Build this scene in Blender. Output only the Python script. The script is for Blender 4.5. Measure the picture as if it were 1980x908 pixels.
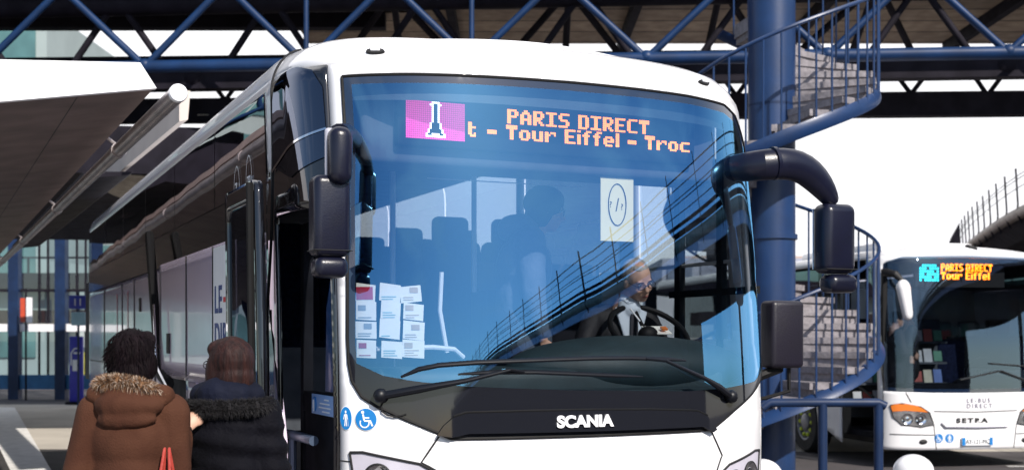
import bpy, bmesh, math, random, bisect
from mathutils import Vector, Matrix, geometry, noise
random.seed(7)
rad = math.radians
for o in list(bpy.data.objects): bpy.data.objects.remove(o)
scene = bpy.context.scene
COL = scene.collection
# ------------------------------------------------------------------ camera, sky, sun, exposure
EYE = 1.75
cam_d = bpy.data.cameras.new("camera"); cam = bpy.data.objects.new("camera", cam_d); COL.objects.link(cam)
cam.location = (0, 0, EYE); cam.rotation_euler = (rad(90), 0, 0)
cam_d.sensor_width = 36; cam_d.lens = 43.36; cam_d.shift_y = 201/1980
cam_d.clip_end = 3000; cam_d.clip_start = .05
cam_d.dof.use_dof = True; cam_d.dof.focus_distance = 5.9; cam_d.dof.aperture_fstop = 3.5
scene.camera = cam
scene.view_settings.view_transform = 'Standard'; scene.view_settings.look = 'None'
scene.view_settings.exposure = .75; scene.view_settings.gamma = 1
SUN_AZ, SUN_EL = 150, 38
w = bpy.data.worlds.new("World"); scene.world = w; w.use_nodes = True
nt = w.node_tree; nt.nodes.clear()
wo = nt.nodes.new('ShaderNodeOutputWorld'); bg = nt.nodes.new('ShaderNodeBackground'); bg.inputs[1].default_value = .085
sky = nt.nodes.new('ShaderNodeTexSky'); sky.sky_type = 'NISHITA'; sky.sun_disc = False
sky.sun_elevation = rad(SUN_EL); sky.sun_rotation = rad(SUN_AZ); sky.dust_density = .6; sky.ozone_density = 2.0
# bright white cloud bank in the north (ahead), wispy clouds elsewhere: by direction in the sky
tc = nt.nodes.new('ShaderNodeTexCoord'); sp = nt.nodes.new('ShaderNodeSeparateXYZ')
nt.links.new(tc.outputs['Generated'], sp.inputs[0])
mr = nt.nodes.new('ShaderNodeMapRange'); mr.interpolation_type = 'SMOOTHSTEP'
mr.inputs[1].default_value = -.05; mr.inputs[2].default_value = .55
nt.links.new(sp.outputs['Y'], mr.inputs[0])
nz = nt.nodes.new('ShaderNodeTexNoise'); nz.inputs['Scale'].default_value = 3.2; nz.inputs['Detail'].default_value = 7; nz.inputs['Distortion'].default_value = .6
mpp = nt.nodes.new('ShaderNodeMapping'); mpp.inputs['Scale'].default_value = (1, 1, 2.6)
nt.links.new(tc.outputs['Generated'], mpp.inputs[0]); nt.links.new(mpp.outputs[0], nz.inputs['Vector'])
mr2 = nt.nodes.new('ShaderNodeMapRange'); mr2.interpolation_type = 'SMOOTHSTEP'
mr2.inputs[1].default_value = .44; mr2.inputs[2].default_value = .72; mr2.inputs[4].default_value = .38
nt.links.new(nz.outputs[0], mr2.inputs[0])
mx = nt.nodes.new('ShaderNodeMath'); mx.operation = 'MAXIMUM'
nt.links.new(mr.outputs[0], mx.inputs[0]); nt.links.new(mr2.outputs[0], mx.inputs[1])
mixc = nt.nodes.new('ShaderNodeMixRGB'); mixc.inputs[2].default_value = (8.8, 8.8, 9.1, 1)
nt.links.new(mx.outputs[0], mixc.inputs[0]); nt.links.new(sky.outputs[0], mixc.inputs[1])
nt.links.new(mixc.outputs[0], bg.inputs[0]); nt.links.new(bg.outputs[0], wo.inputs[0])
sun_d = bpy.data.lights.new("sun", 'SUN'); sun_d.energy = 3.6; sun_d.angle = rad(.6); sun_d.color = (1, .93, .84)
sun = bpy.data.objects.new("sun", sun_d); COL.objects.link(sun)
sv = Vector((math.sin(rad(SUN_AZ))*math.cos(rad(SUN_EL)), math.cos(rad(SUN_AZ))*math.cos(rad(SUN_EL)), math.sin(rad(SUN_EL))))
sun.rotation_euler = sv.to_track_quat('Z', 'Y').to_euler(); sun.location = sv*60

# ------------------------------------------------------------------ materials
def mat(name, col, rough=.5, metal=0, coat=0, var=0, vscale=6, bump=0, bscale=40, spec=.5, emit=None, estr=0, col2=None, stretch=None, sheen=0):
    m = bpy.data.materials.new(name); m.use_nodes = True
    n = m.node_tree; b = n.nodes['Principled BSDF']
    b.inputs['Base Color'].default_value = (*col, 1); b.inputs['Roughness'].default_value = rough
    b.inputs['Metallic'].default_value = metal; b.inputs['Coat Weight'].default_value = coat
    b.inputs['Specular IOR Level'].default_value = spec; b.inputs['Sheen Weight'].default_value = sheen
    if emit: b.inputs['Emission Color'].default_value = (*emit, 1); b.inputs['Emission Strength'].default_value = estr
    t = n.nodes.new('ShaderNodeTexCoord'); mp = n.nodes.new('ShaderNodeMapping')
    n.links.new(t.outputs['Object'], mp.inputs[0])
    if stretch: mp.inputs['Scale'].default_value = stretch
    if var or col2:
        nz = n.nodes.new('ShaderNodeTexNoise'); nz.inputs['Scale'].default_value = vscale; nz.inputs['Detail'].default_value = 6
        n.links.new(mp.outputs[0], nz.inputs['Vector'])
        mr = n.nodes.new('ShaderNodeMapRange'); mr.inputs[1].default_value = .35; mr.inputs[2].default_value = .65
        n.links.new(nz.outputs[0], mr.inputs[0])
        mc = n.nodes.new('ShaderNodeMixRGB')
        c2 = col2 if col2 else tuple(c*(1-var) for c in col)
        mc.inputs[1].default_value = (*col, 1); mc.inputs[2].default_value = (*c2, 1)
        n.links.new(mr.outputs[0], mc.inputs[0]); n.links.new(mc.outputs[0], b.inputs['Base Color'])
        mr3 = n.nodes.new('ShaderNodeMapRange'); mr3.inputs[3].default_value = rough*.85; mr3.inputs[4].default_value = min(1, rough*1.25)
        n.links.new(nz.outputs[0], mr3.inputs[0]); n.links.new(mr3.outputs[0], b.inputs['Roughness'])
    if bump:
        nb = n.nodes.new('ShaderNodeTexNoise'); nb.inputs['Scale'].default_value = bscale; nb.inputs['Detail'].default_value = 5
        n.links.new(mp.outputs[0], nb.inputs['Vector'])
        bu = n.nodes.new('ShaderNodeBump'); bu.inputs['Strength'].default_value = bump; bu.inputs['Distance'].default_value = .02
        n.links.new(nb.outputs[0], bu.inputs['Height']); n.links.new(bu.outputs[0], b.inputs['Normal'])
    return m
def glass(name, tcol, gcol, f0, f1, rough=.0, wave=0, wscale=1.5):
    m = bpy.data.materials.new(name); m.use_nodes = True; n = m.node_tree; n.nodes.clear()
    o = n.nodes.new('ShaderNodeOutputMaterial'); mx = n.nodes.new('ShaderNodeMixShader')
    tr = n.nodes.new('ShaderNodeBsdfTransparent'); tr.inputs[0].default_value = (*tcol, 1)
    gl = n.nodes.new('ShaderNodeBsdfGlossy'); gl.inputs[0].default_value = (*gcol, 1); gl.inputs['Roughness'].default_value = rough
    fr = n.nodes.new('ShaderNodeLayerWeight'); fr.inputs[0].default_value = .35
    mr = n.nodes.new('ShaderNodeMapRange'); mr.inputs[3].default_value = f0; mr.inputs[4].default_value = f1
    n.links.new(fr.outputs['Facing'], mr.inputs[0]); n.links.new(mr.outputs[0], mx.inputs[0])
    n.links.new(tr.outputs[0], mx.inputs[1]); n.links.new(gl.outputs[0], mx.inputs[2]); n.links.new(mx.outputs[0], o.inputs[0])
    if wave:
        t = n.nodes.new('ShaderNodeTexCoord'); nb = n.nodes.new('ShaderNodeTexNoise'); nb.inputs['Scale'].default_value = wscale; nb.inputs['Detail'].default_value = 1
        n.links.new(t.outputs['Object'], nb.inputs['Vector'])
        bu = n.nodes.new('ShaderNodeBump'); bu.inputs['Strength'].default_value = wave; bu.inputs['Distance'].default_value = .05
        n.links.new(nb.outputs[0], bu.inputs['Height']); n.links.new(bu.outputs[0], gl.inputs['Normal'])
    return m
def planks(name, c1, c2, w_, axis, rough=.6, gap=.04):
    m = mat(name, c1, rough, var=.35, vscale=3, col2=c2); n = m.node_tree; b = n.nodes['Principled BSDF']
    src = b.inputs['Base Color'].links[0].from_socket
    t = n.nodes.new('ShaderNodeTexCoord'); s = n.nodes.new('ShaderNodeSeparateXYZ'); n.links.new(t.outputs['Object'], s.inputs[0])
    d = n.nodes.new('ShaderNodeMath'); d.operation = 'DIVIDE'; d.inputs[1].default_value = w_; n.links.new(s.outputs[axis], d.inputs[0])
    f = n.nodes.new('ShaderNodeMath'); f.operation = 'FRACT'; n.links.new(d.outputs[0], f.inputs[0])
    g = n.nodes.new('ShaderNodeMath'); g.operation = 'LESS_THAN'; g.inputs[1].default_value = gap; n.links.new(f.outputs[0], g.inputs[0])
    fl = n.nodes.new('ShaderNodeMath'); fl.operation = 'FLOOR'; n.links.new(d.outputs[0], fl.inputs[0])
    wn = n.nodes.new('ShaderNodeTexWhiteNoise'); wn.noise_dimensions = '1D'; n.links.new(fl.outputs[0], wn.inputs['W'])
    mrr = n.nodes.new('ShaderNodeMapRange'); mrr.inputs[3].default_value = .7; mrr.inputs[4].default_value = 1.15; n.links.new(wn.outputs[0], mrr.inputs[0])
    mu = n.nodes.new('ShaderNodeVectorMath'); mu.operation = 'SCALE'; n.links.new(src, mu.inputs[0]); n.links.new(mrr.outputs[0], mu.inputs['Scale'])
    mc = n.nodes.new('ShaderNodeMixRGB'); mc.inputs[2].default_value = (.01, .008, .008, 1)
    n.links.new(g.outputs[0], mc.inputs[0]); n.links.new(mu.outputs[0], mc.inputs[1]); n.links.new(mc.outputs[0], b.inputs['Base Color'])
    return m

WHITE = mat('white_paint', (.82, .82, .85), .22, coat=.6, var=.05, vscale=2, bump=.01, bscale=2)
WHITE_SHADE = mat('white_paint_shade_tint', (.74, .64, .82), .16, coat=.8, var=.08, vscale=3)  # white coach paint with the flank's shade and lilac reflections tinted in
BLACKG = mat('black_gloss', (.006, .006, .008), .06, coat=1, spec=.6, var=.2)
BLACKB = mat('black_gloss_band', (.012, .013, .018), .05, coat=.35, spec=.45)
FRIT = mat('glass_black_border', (.01, .02, .045), .03, coat=1, spec=.8)
RUBBER = mat('black_rubber', (.005, .005, .006), .6, spec=.25, var=.3)
TYRE = mat('tyre_rubber', (.012, .012, .013), .8, var=.3, bump=.4)
MIRP = mat('navy_plastic', (.007, .008, .022), .28, coat=.1, spec=.4, var=.25, vscale=9, bump=.06, bscale=160)
WIPER = mat('wiper_black', (.005, .006, .010), .4, spec=.3, var=.3)
SEAM = mat('seam_dark', (.01, .01, .012), .6, var=.2)
CHROME = mat('chrome', (.75, .75, .78), .08, metal=1, var=.1)
SILVER = mat('silver_letter', (.85, .85, .88), .3, var=.05, vscale=4)
BLUEST = mat('sticker_blue', (.01, .20, .56), .35, var=.1)
WHITEST = mat('sticker_white', (.85, .87, .9), .4, var=.05)
INTD = mat('interior_dark', (.012, .013, .018), .9, spec=.1, var=.4)
INTM = mat('interior_grey', (.10, .11, .13), .8, var=.3)
INTL = mat('interior_light', (.28, .30, .34), .8, var=.15)
SEATF = mat('seat_fabric', (.014, .020, .055), .95, spec=.1, var=.5, vscale=30)
DASHM = mat('dash_plastic', (.022, .045, .055), .55, var=.3, bump=.1, bscale=200)
PAPER = mat('paper', (.85, .85, .80), .7, var=.04)
INK = mat('ink', (.03, .03, .04), .7, var=.1)
WSG = glass('windscreen_glass', (.92, .96, 1.0), (.21, .58, 1.0), .33, .80, wave=.03, wscale=1.2)
SIDEG = glass('side_window_glass', (.10, .13, .15), (.85, .82, .84), .36, .95, wave=.06, wscale=.9)
QG = glass('quarter_glass', (.06, .07, .09), (.34, .38, .48), .24, .8, wave=.12, wscale=2)
PASSG = glass('pale_window_glass', (.55, .62, .66), (.8, .85, .9), .10, .8)
CLEARG = glass('clear_glass', (.75, .85, .88), (.8, .9, 1), .08, .7)
BLUE = mat('blue_steel', (.008, .034, .115), .38, coat=.1, var=.25, vscale=3, bump=.06, bscale=30)
BLUE_T = mat('truss_blue', (.007, .032, .105), .45, spec=.3, var=.3, vscale=3)
BLUED = mat('dark_blue_steel', (.010, .028, .085), .45, spec=.3, var=.35, vscale=3)
DARKST = mat('dark_steel', (.014, .012, .020), .7, spec=.15, var=.4, vscale=3)
CONC = mat('concrete', (.34, .31, .28), .85, var=.3, vscale=8, bump=.3, bscale=30)
STONE = mat('stair_stone', (.27, .25, .27), .8, var=.35, vscale=14, bump=.3, bscale=40)
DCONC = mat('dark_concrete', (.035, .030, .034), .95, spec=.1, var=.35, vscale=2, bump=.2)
CREAM = mat('cream_panel', (.50, .44, .40), .5, var=.12, vscale=2)
ORANGE_E = mat('led_orange', (.9, .3, .05), .5, emit=(1, .22, .010), estr=2.6)
PINK_E = mat('led_magenta', (.8, .05, .5), .5, emit=(.85, .03, .30), estr=.75)
WHITE_E = mat('led_white', (.9, .9, .9), .5, emit=(.9, .95, 1), estr=1.8)
CYAN_E = mat('led_cyan', (.05, .7, .8), .5, emit=(.02, .75, .85), estr=2.6)

# ------------------------------------------------------------------ object helpers
def tag(o, label=None, cat=None, group=None, kind=None):
    if label: o['label'] = label
    if cat: o['category'] = cat
    if group: o['group'] = group
    if kind: o['kind'] = kind
    return o
def thing(name, label, cat, loc=(0, 0, 0), rz=0, group=None):
    o = bpy.data.objects.new(name, None); COL.objects.link(o); o.location = loc; o.rotation_euler = (0, 0, rz)
    o.empty_display_size = .3
    return tag(o, label, cat, group)
def link_mesh(name, me, m, parent=None, smooth=True, ang=40):
    o = bpy.data.objects.new(name, me); COL.objects.link(o)
    if m:
        for mm in (m if isinstance(m, (list, tuple)) else [m]): me.materials.append(mm)
    if parent: o.parent = parent
    if smooth:
        me.polygons.foreach_set('use_smooth', [True]*len(me.polygons))
        if ang < 180:
            try: me.set_sharp_from_angle(angle=rad(ang))
            except Exception: pass
    me.update()
    return o
class MB:
    def __init__(s): s.v = []; s.f = []; s.mi = []; s.cur = 0
    def add(s, vs, fs):
        b = len(s.v); s.v += [tuple(x) for x in vs]; s.f += [tuple(i+b for i in f) for f in fs]; s.mi += [s.cur]*len(fs); return s
    def box(s, c, d, rot=None):
        hx, hy, hz = d[0]/2, d[1]/2, d[2]/2
        vs = [Vector((x*hx, y*hy, z*hz)) for z in (-1, 1) for y in (-1, 1) for x in (-1, 1)]
        if rot is not None: vs = [rot @ v for v in vs]
        vs = [v+Vector(c) for v in vs]
        return s.add(vs, [(0, 2, 3, 1), (4, 5, 7, 6), (0, 1, 5, 4), (2, 6, 7, 3), (0, 4, 6, 2), (1, 3, 7, 5)])
    def rbox(s, c, d, r=.02, seg=3, rot=None):
        bm = bmesh.new(); bmesh.ops.create_cube(bm, size=1)
        for v in bm.verts: v.co = Vector((v.co.x*d[0], v.co.y*d[1], v.co.z*d[2]))
        bmesh.ops.bevel(bm, geom=list(bm.edges), offset=min(r, min(d)*.48), segments=seg, profile=.5, affect='EDGES')
        vs = [v.co.copy() for v in bm.verts]; fs = [[v.index for v in f.verts] for f in bm.faces]; bm.free()
        if rot is not None: vs = [rot @ v for v in vs]
        return s.add([v+Vector(c) for v in vs], fs)
    def tube(s, pts, r, seg=10, caps=True, flat=None):
        pts = [Vector(p) for p in pts]; n = len(pts)
        rs = r if isinstance(r, (list, tuple)) else [r]*n
        vs = []; up = None
        for i, p in enumerate(pts):
            t = (pts[min(i+1, n-1)]-pts[max(i-1, 0)]).normalized()
            if up is None: up = t.orthogonal().normalized() if flat is None else (Vector(flat)-t*t.dot(Vector(flat))).normalized()
            else: up = (up-t*t.dot(up)).normalized()
            sd = t.cross(up)
            ra, rb = rs[i] if isinstance(rs[i], tuple) else (rs[i], rs[i])
            for k in range(seg):
                a = 2*math.pi*k/seg; vs.append(p+up*math.cos(a)*ra+sd*math.sin(a)*rb)
        fs = [(i*seg+k, i*seg+(k+1) % seg, (i+1)*seg+(k+1) % seg, (i+1)*seg+k) for i in range(n-1) for k in range(seg)]
        if caps: fs += [tuple(range(seg))[::-1], tuple((n-1)*seg+k for k in range(seg))]
        return s.add(vs, fs)
    def ell(s, c, r, rot=None, u=20, v=12):
        vs = []; fs = []
        for j in range(v+1):
            th = math.pi*j/v
            for i in range(u):
                a = 2*math.pi*i/u; q = Vector((r[0]*math.sin(th)*math.cos(a), r[1]*math.sin(th)*math.sin(a), r[2]*math.cos(th)))
                if rot is not None: q = rot @ q
                vs.append(q+Vector(c))
        for j in range(v):
            for i in range(u): fs.append((j*u+i, (j+1)*u+i, (j+1)*u+(i+1) % u, j*u+(i+1) % u))
        return s.add(vs, fs)
    def cap(s, p0, p1, r0, r1, seg=14, sq=1.0, flat=None):
        p0, p1 = Vector(p0), Vector(p1); d = (p1-p0); L = d.length; t = d/L if L > 1e-6 else Vector((0, 0, 1))
        pts = []; rs = []
        for a in (80, 55, 30): pts.append(p0-t*r0*math.sin(rad(a))); rs.append((r0*math.cos(rad(a)), r0*math.cos(rad(a))*sq))
        pts.append(p0); rs.append((r0, r0*sq)); pts.append(p1); rs.append((r1, r1*sq))
        for a in (30, 55, 80): pts.append(p1+t*r1*math.sin(rad(a))); rs.append((r1*math.cos(rad(a)), r1*math.cos(rad(a))*sq))
        return s.tube(pts, rs, seg, flat=flat)
    def prism(s, poly, axis, a, b):
        n = len(poly)
        def P(p, k): return {0: (k, p[0], p[1]), 1: (p[0], k, p[1]), 2: (p[0], p[1], k)}[axis]
        vs = [P(p, a) for p in poly]+[P(p, b) for p in poly]
        return s.add(vs, [tuple(range(n))[::-1], tuple(range(n, 2*n))]+[(i, (i+1) % n, (i+1) % n+n, i+n) for i in range(n)])
    def lathe(s, prof, c=(0, 0, 0), seg=24, rot=None):
        vs = []; n = len(prof)
        for r, z in prof:
            for k in range(seg):
                a = 2*math.pi*k/seg; q = Vector((r*math.cos(a), r*math.sin(a), z))
                if rot is not None: q = rot @ q
                vs.append(q+Vector(c))
        fs = [(i*seg+k, i*seg+(k+1) % seg, (i+1)*seg+(k+1) % seg, (i+1)*seg+k) for i in range(n-1) for k in range(seg)]
        return s.add(vs, fs)
    def mesh(s, name='m'):
        me = bpy.data.meshes.new(name); me.from_pydata(s.v, [], s.f); me.update()
        bm = bmesh.new(); bm.from_mesh(me)
        bmesh.ops.recalc_face_normals(bm, faces=bm.faces); bm.to_mesh(me); bm.free()
        if any(s.mi): me.polygons.foreach_set('material_index', s.mi)
        return me
    def build(s, name, m, parent=None, smooth=True, ang=40): return link_mesh(name, s.mesh(name), m, parent, smooth, ang)
    def remesh(s, name, m, parent=None, voxel=.01, smooth=4, fac=.6, disp=None):
        me = s.mesh(name); o = bpy.data.objects.new(name, me); COL.objects.link(o)
        r = o.modifiers.new('r', 'REMESH'); r.mode = 'VOXEL'; r.voxel_size = voxel
        sm = o.modifiers.new('s', 'SMOOTH'); sm.iterations = smooth; sm.factor = fac
        dg = bpy.context.evaluated_depsgraph_get(); dg.update()
        me2 = bpy.data.meshes.new_from_object(o.evaluated_get(dg)); bpy.data.objects.remove(o)
        if disp:
            me2.update(); nv = [v.normal.copy() for v in me2.vertices]
            for v, nn in zip(me2.vertices, nv): v.co += nn*disp(v.co)
        me2.name = name; me2.materials.clear()
        return link_mesh(name, me2, m, parent, True, 180)
def text(s, size, m, name, parent, loc, rot=(math.pi/2, 0, 0), depth=.002, align='LEFT', bold=0, sx=1, spacing=1, mapfn=None):
    cu = bpy.data.curves.new(name, 'FONT'); cu.body = s; cu.size = size; cu.extrude = depth; cu.align_x = align; cu.offset = bold
    cu.space_character = spacing
    o = bpy.data.objects.new(name, cu); COL.objects.link(o)
    dg = bpy.context.evaluated_depsgraph_get(); dg.update()
    me = bpy.data.meshes.new_from_object(o.evaluated_get(dg)); bpy.data.objects.remove(o)
    M = Matrix.Translation(loc or (0, 0, 0)) @ (Matrix.Rotation(rot[2], 4, 'Z') @ Matrix.Rotation(rot[1], 4, 'Y') @ Matrix.Rotation(rot[0], 4, 'X')) @ Matrix.Diagonal((sx, 1, 1, 1))
    if mapfn:
        for v in me.vertices: v.co = mapfn(v.co.x*sx, v.co.y, v.co.z)
    else: me.transform(M)
    me.materials.clear()
    return link_mesh(name, me, m, parent, False)

# ------------------------------------------------------------------ coach shell surface (unrolled: s round the plan, v up the side)
def sst(x): x = min(1, max(0, x)); return x*x*(3-2*x)
class Shell:
    def __init__(s, W, R, NN, ZT, rho, rake):
        s.W, s.R, s.ZT, s.rho, s.rake = W, R, ZT, rho, rake
        s.pt = []
        for i in range(4001):
            th = math.pi/2*i/4000
            s.pt.append((W*math.sin(th)**(2/NN), R*(1-max(0, math.cos(th))**(2/NN))))
        s.L = [0]
        for a, b in zip(s.pt, s.pt[1:]): s.L.append(s.L[-1]+math.dist(a, b))
        s.S0 = s.L[-1]; s.V1 = ZT-rho; s.VE = s.V1+rho*math.pi/2
    def plan(s, u):
        a = abs(u); sg = 1 if u >= 0 else -1
        if a >= s.S0: return (sg*s.W, s.R+a-s.S0, sg*1.0, 0.0)
        i = min(max(bisect.bisect_right(s.L, a)-1, 0), 3999); f = (a-s.L[i])/max(1e-9, s.L[i+1]-s.L[i])
        p, q = s.pt[i], s.pt[i+1]; j0, j1 = max(0, i-40), min(4000, i+40)
        tx, ty = s.pt[j1][0]-s.pt[j0][0], s.pt[j1][1]-s.pt[j0][1]
        if j0 == 0: ty *= .5
        l = math.hypot(tx, ty)
        return (sg*(p[0]+(q[0]-p[0])*f), p[1]+(q[1]-p[1])*f, sg*ty/l, -tx/l)
    def __call__(s, u, v, off=0):
        x, y, nx, ny = s.plan(u)
        if v < s.V1: ins = 0; z = v; cz = 0
        else:
            ph = min((v-s.V1)/s.rho, math.pi/2)
            ins = s.rho*(1.3-.8*sst((abs(u)-s.S0+.3)/.8))*(1-math.cos(ph)); z = s.V1+s.rho*math.sin(ph); cz = math.sin(ph)
        zz = min(z, s.V1+.1); r = s.rake(zz)*(1-sst((abs(u)-s.S0)/1.5))
        ch = math.sqrt(max(0, 1-cz*cz)); k = off*ch-ins
        return Vector((x+nx*k, y+ny*k+r, z+off*cz))
def inpoly(p, poly):
    c = False; n = len(poly); x, y = p
    for i in range(n):
        x1, y1 = poly[i]; x2, y2 = poly[(i+1) % n]
        if (y1 > y) != (y2 > y) and x < (x2-x1)*(y-y1)/(y2-y1)+x1: c = not c
    return c
def smoothpoly(P, closed=True, sub=4, keep=()):
    out = []; n = len(P)
    for i in range(n):
        p0, p1, p2, p3 = P[i-1], P[i], P[(i+1) % n], P[(i+2) % n]
        for k in range(sub):
            t = k/sub
            out.append(tuple(.5*((2*p1[j])+(-p0[j]+p2[j])*t+(2*p0[j]-5*p1[j]+4*p2[j]-p3[j])*t*t+(-p0[j]+3*p1[j]-3*p2[j]+p3[j])*t**3) for j in (0, 1)))
    return out
def dens(P, d):
    out = []
    for a, b in zip(P, P[1:]+P[:1]):
        n = max(1, int(math.ceil(math.dist(a, b)/d)))
        out += [(a[0]+(b[0]-a[0])*k/n, a[1]+(b[1]-a[1])*k/n) for k in range(n)]
    return out
def rect(a, b, c, d): return [(a, c), (b, c), (b, d), (a, d)]
def rrect(a, b, c, d, r, n=5):
    o = []
    for cx, cy, a0 in ((b-r, c+r, -90), (b-r, d-r, 0), (a+r, d-r, 90), (a+r, c+r, 180)):
        for k in range(n+1): t = rad(a0+90*k/n); o.append((cx+r*math.cos(t), cy+r*math.sin(t)))
    return o
def circ(c, r, n=24, ry=None): return [(c[0]+r*math.cos(2*math.pi*k/n), c[1]+(ry or r)*math.sin(2*math.pi*k/n)) for k in range(n)]
def cdt(outer, holes, g):
    outer = dens(outer, g); holes = [dens(h, g) for h in holes]
    vs = []; es = []
    for lp in [outer]+holes:
        b = len(vs); vs += lp; es += [(b+i, b+(i+1) % len(lp)) for i in range(len(lp))]
    xs = [p[0] for p in outer]; ys = [p[1] for p in outer]
    bnd = list(vs)
    def near(p):
        return any(abs(p[0]-q[0]) < g*.35 and abs(p[1]-q[1]) < g*.35 for q in bnd)
    nx = int((max(xs)-min(xs))/g); ny = int((max(ys)-min(ys))/g)
    if nx*ny < 60000:
        for i in range(1, nx+1):
            for j in range(1, ny+1):
                p = (min(xs)+i*g, min(ys)+j*g)
                if inpoly(p, outer) and not any(inpoly(p, h) for h in holes) and not near(p): vs.append(p)
    r = geometry.delaunay_2d_cdt([Vector(p) for p in vs], es, [], 0, 1e-6)
    V, Fc = r[0], r[2]; out = []
    for f in Fc:
        c = (sum(V[i][0] for i in f)/len(f), sum(V[i][1] for i in f)/len(f))
        if inpoly(c, outer) and not any(inpoly(c, h) for h in holes): out.append(tuple(f))
    return V, out
def patches(name, shell, plist, m, parent, off=0, g=.05, thick=0, smooth=True, ang=50, flatoff=None):
    """plist: (outer, holes) outlines in (s, v); wraps them on the shell."""
    mb = MB(); NV = []
    def nrm_(u, v):
        h = .004; a = shell(u+h, v)-shell(u-h, v); b = shell(u, v+h)-shell(u, v-h); return tuple(a.cross(b).normalized())
    for it in plist:
        outer, holes = it[0], it[1]; gg = it[2] if len(it) > 2 else g; oo = it[3] if len(it) > 3 else off
        V, Fc = cdt(outer, holes, gg)
        mb.add([shell(p[0], p[1], oo) for p in V], Fc)
        if not thick: NV += [nrm_(p[0], p[1]) for p in V]
    me = bpy.data.meshes.new(name); me.from_pydata(mb.v, [], mb.f); me.update()
    # orient outward
    bm = bmesh.new(); bm.from_mesh(me); bm.normal_update()
    for f in bm.faces:
        c = f.calc_center_median(); ref = Vector((0, 5, 1.6)); d = c-ref
        if abs(c.y) > 1.2 and c.y < 11: d = Vector((c.x, 0, c.z-1.8 if c.z > shell.V1+.1 else 0))
        if f.normal.dot(d) < 0: f.normal_flip()
    bm.to_mesh(me); bm.free()
    o = link_mesh(name, me, m, parent, smooth, ang if thick else 180)
    if not thick: me.normals_split_custom_set_from_vertices(NV)
    if thick:
        sm = o.modifiers.new('thickness', 'SOLIDIFY'); sm.thickness = thick; sm.offset = -1
    return o

# ------------------------------------------------------------------ GROUND
def sheet(name, poly, z, m, h=.002):
    o = MB().add([(x, y, z) for x, y in poly], [tuple(range(len(poly)))]).build(name, m, None, False)
    return tag(o, kind='structure')
ASPH = mat('asphalt', (.075, .066, .070), .85, var=.35, vscale=.7, bump=.5, bscale=60)
PAVE = mat('pale_paving', (.50, .46, .40), .8, var=.25, vscale=.5, bump=.3, bscale=20)
ASPH_SHADE = mat('shadowed_asphalt', (.04, .036, .036), .85, var=.3, vscale=1.5, bump=.4, bscale=50)  # asphalt colour darkened to carry the canopy's shadow
LINEP = mat('road_paint', (.75, .74, .72), .7, var=.2, vscale=5)
KERB = mat('kerb_stone', (.30, .29, .28), .8, var=.2, vscale=4, bump=.2)
sheet('ground', [(-900, -900), (900, -900), (900, 900), (-900, 900)], 0, ASPH)
sheet('bus_lane', [(-30, 19.6), (-2, 19.6), (-2, 33), (-40, 33)], .004, PAVE)
sheet('road_line', [(-13.6, 31.5), (-12.7, 31.5), (-5.3, 14.5), (-5.8, 14.5)], .012, LINEP)
sheet('apron_shadow', [(-30, 12), (-4, 12), (-4, 19.4), (-30, 19.4)], .006, ASPH_SHADE)  # dark sheet that paints the canopy shadow on the asphalt
sheet('forecourt', [(2, 19.2), (40, 19.2), (40, 34), (2, 34)], .004, PAVE)
for k, (x0, y0, x1, y1) in enumerate([(6.8, 17.0, 12.5, 16.7)]):
    sheet('lane_marking', [(x0, y0), (x1, y1), (x1, y1-.12), (x0, y0-.12)], .008, LINEP)
pl = MB(); pl.prism([(-9, -8), (-.72, -8), (-.72, 3.9), (-1.02, 5.8), (-5.6, 15.0), (-9, 15)], 2, .0, .15)
tag(pl.build('boarding_platform', KERB, None, False), kind='structure')

# ------------------------------------------------------------------ THE COACH
bus = thing('coach', 'large white coach with orange PARIS DIRECT display standing with its door open', 'bus',
            (0.3835, 5.8186, 0), rad(24.2))
def crake(z): return .04*(z-1.3)+.05*(z-1.3)**2 if z > 1.3 else .03*(1.3-z)**2
SH = Shell(1.275, .6, 2.4, 3.225, .24, crake)
LEN = 11.6
WS = [(-1.135, 2.975), (-1.135, 2.78), (-1.133, 2.6), (-1.145, 2.36), (-1.155, 1.97), (-1.162, 1.76), (-1.159, 1.644), (-1.144, 1.56), (-1.10, 1.49),
      (-1.03, 1.446), (-.891, 1.383), (-.745, 1.322), (-.70, 1.30), (0, 1.298), (.70, 1.30), (.745, 1.322), (.891, 1.394), (1.06, 1.465), (1.2, 1.53), (1.30, 1.60), (1.37, 1.72), (1.40, 2.0),
      (1.39, 2.35), (1.34, 2.62), (1.24, 2.82), (1.12, 2.95), (1.0, 2.992), (.7, 2.998), (0, 2.996), (-.4, 2.99), (-.8, 2.984)]
crown = [(-LEN, 3.035), (-2.0, 3.035), (-1.84, 3.06), (-1.21, 3.04), (1.45, 3.04), (1.9, 3.14), (LEN, 3.14), (LEN, SH.VE), (-LEN, SH.VE)]
def arch(c, r=.56): return [(c+r*math.cos(rad(a)), .52+r*math.sin(rad(a))) for a in range(0, 181, 12)]
low_left = [(-LEN, .35)]+[p for p in arch(-9.0)[::-1]]+[(-5.75, .35), (-5.75, 1.46), (-4.62, 1.46), (-4.62, .35)]+arch(-3.55)[::-1]+[(-2.09, .35), (-2.09, 2.305), (-LEN, 2.305)]
wedge = [(-2.085, 1.95), (-2.085, .35), (-1.74, .35), (-1.80, 1.25), (-1.97, 1.68)]
low_left = [(s, max(v, .35)) for s, v in low_left]
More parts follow.
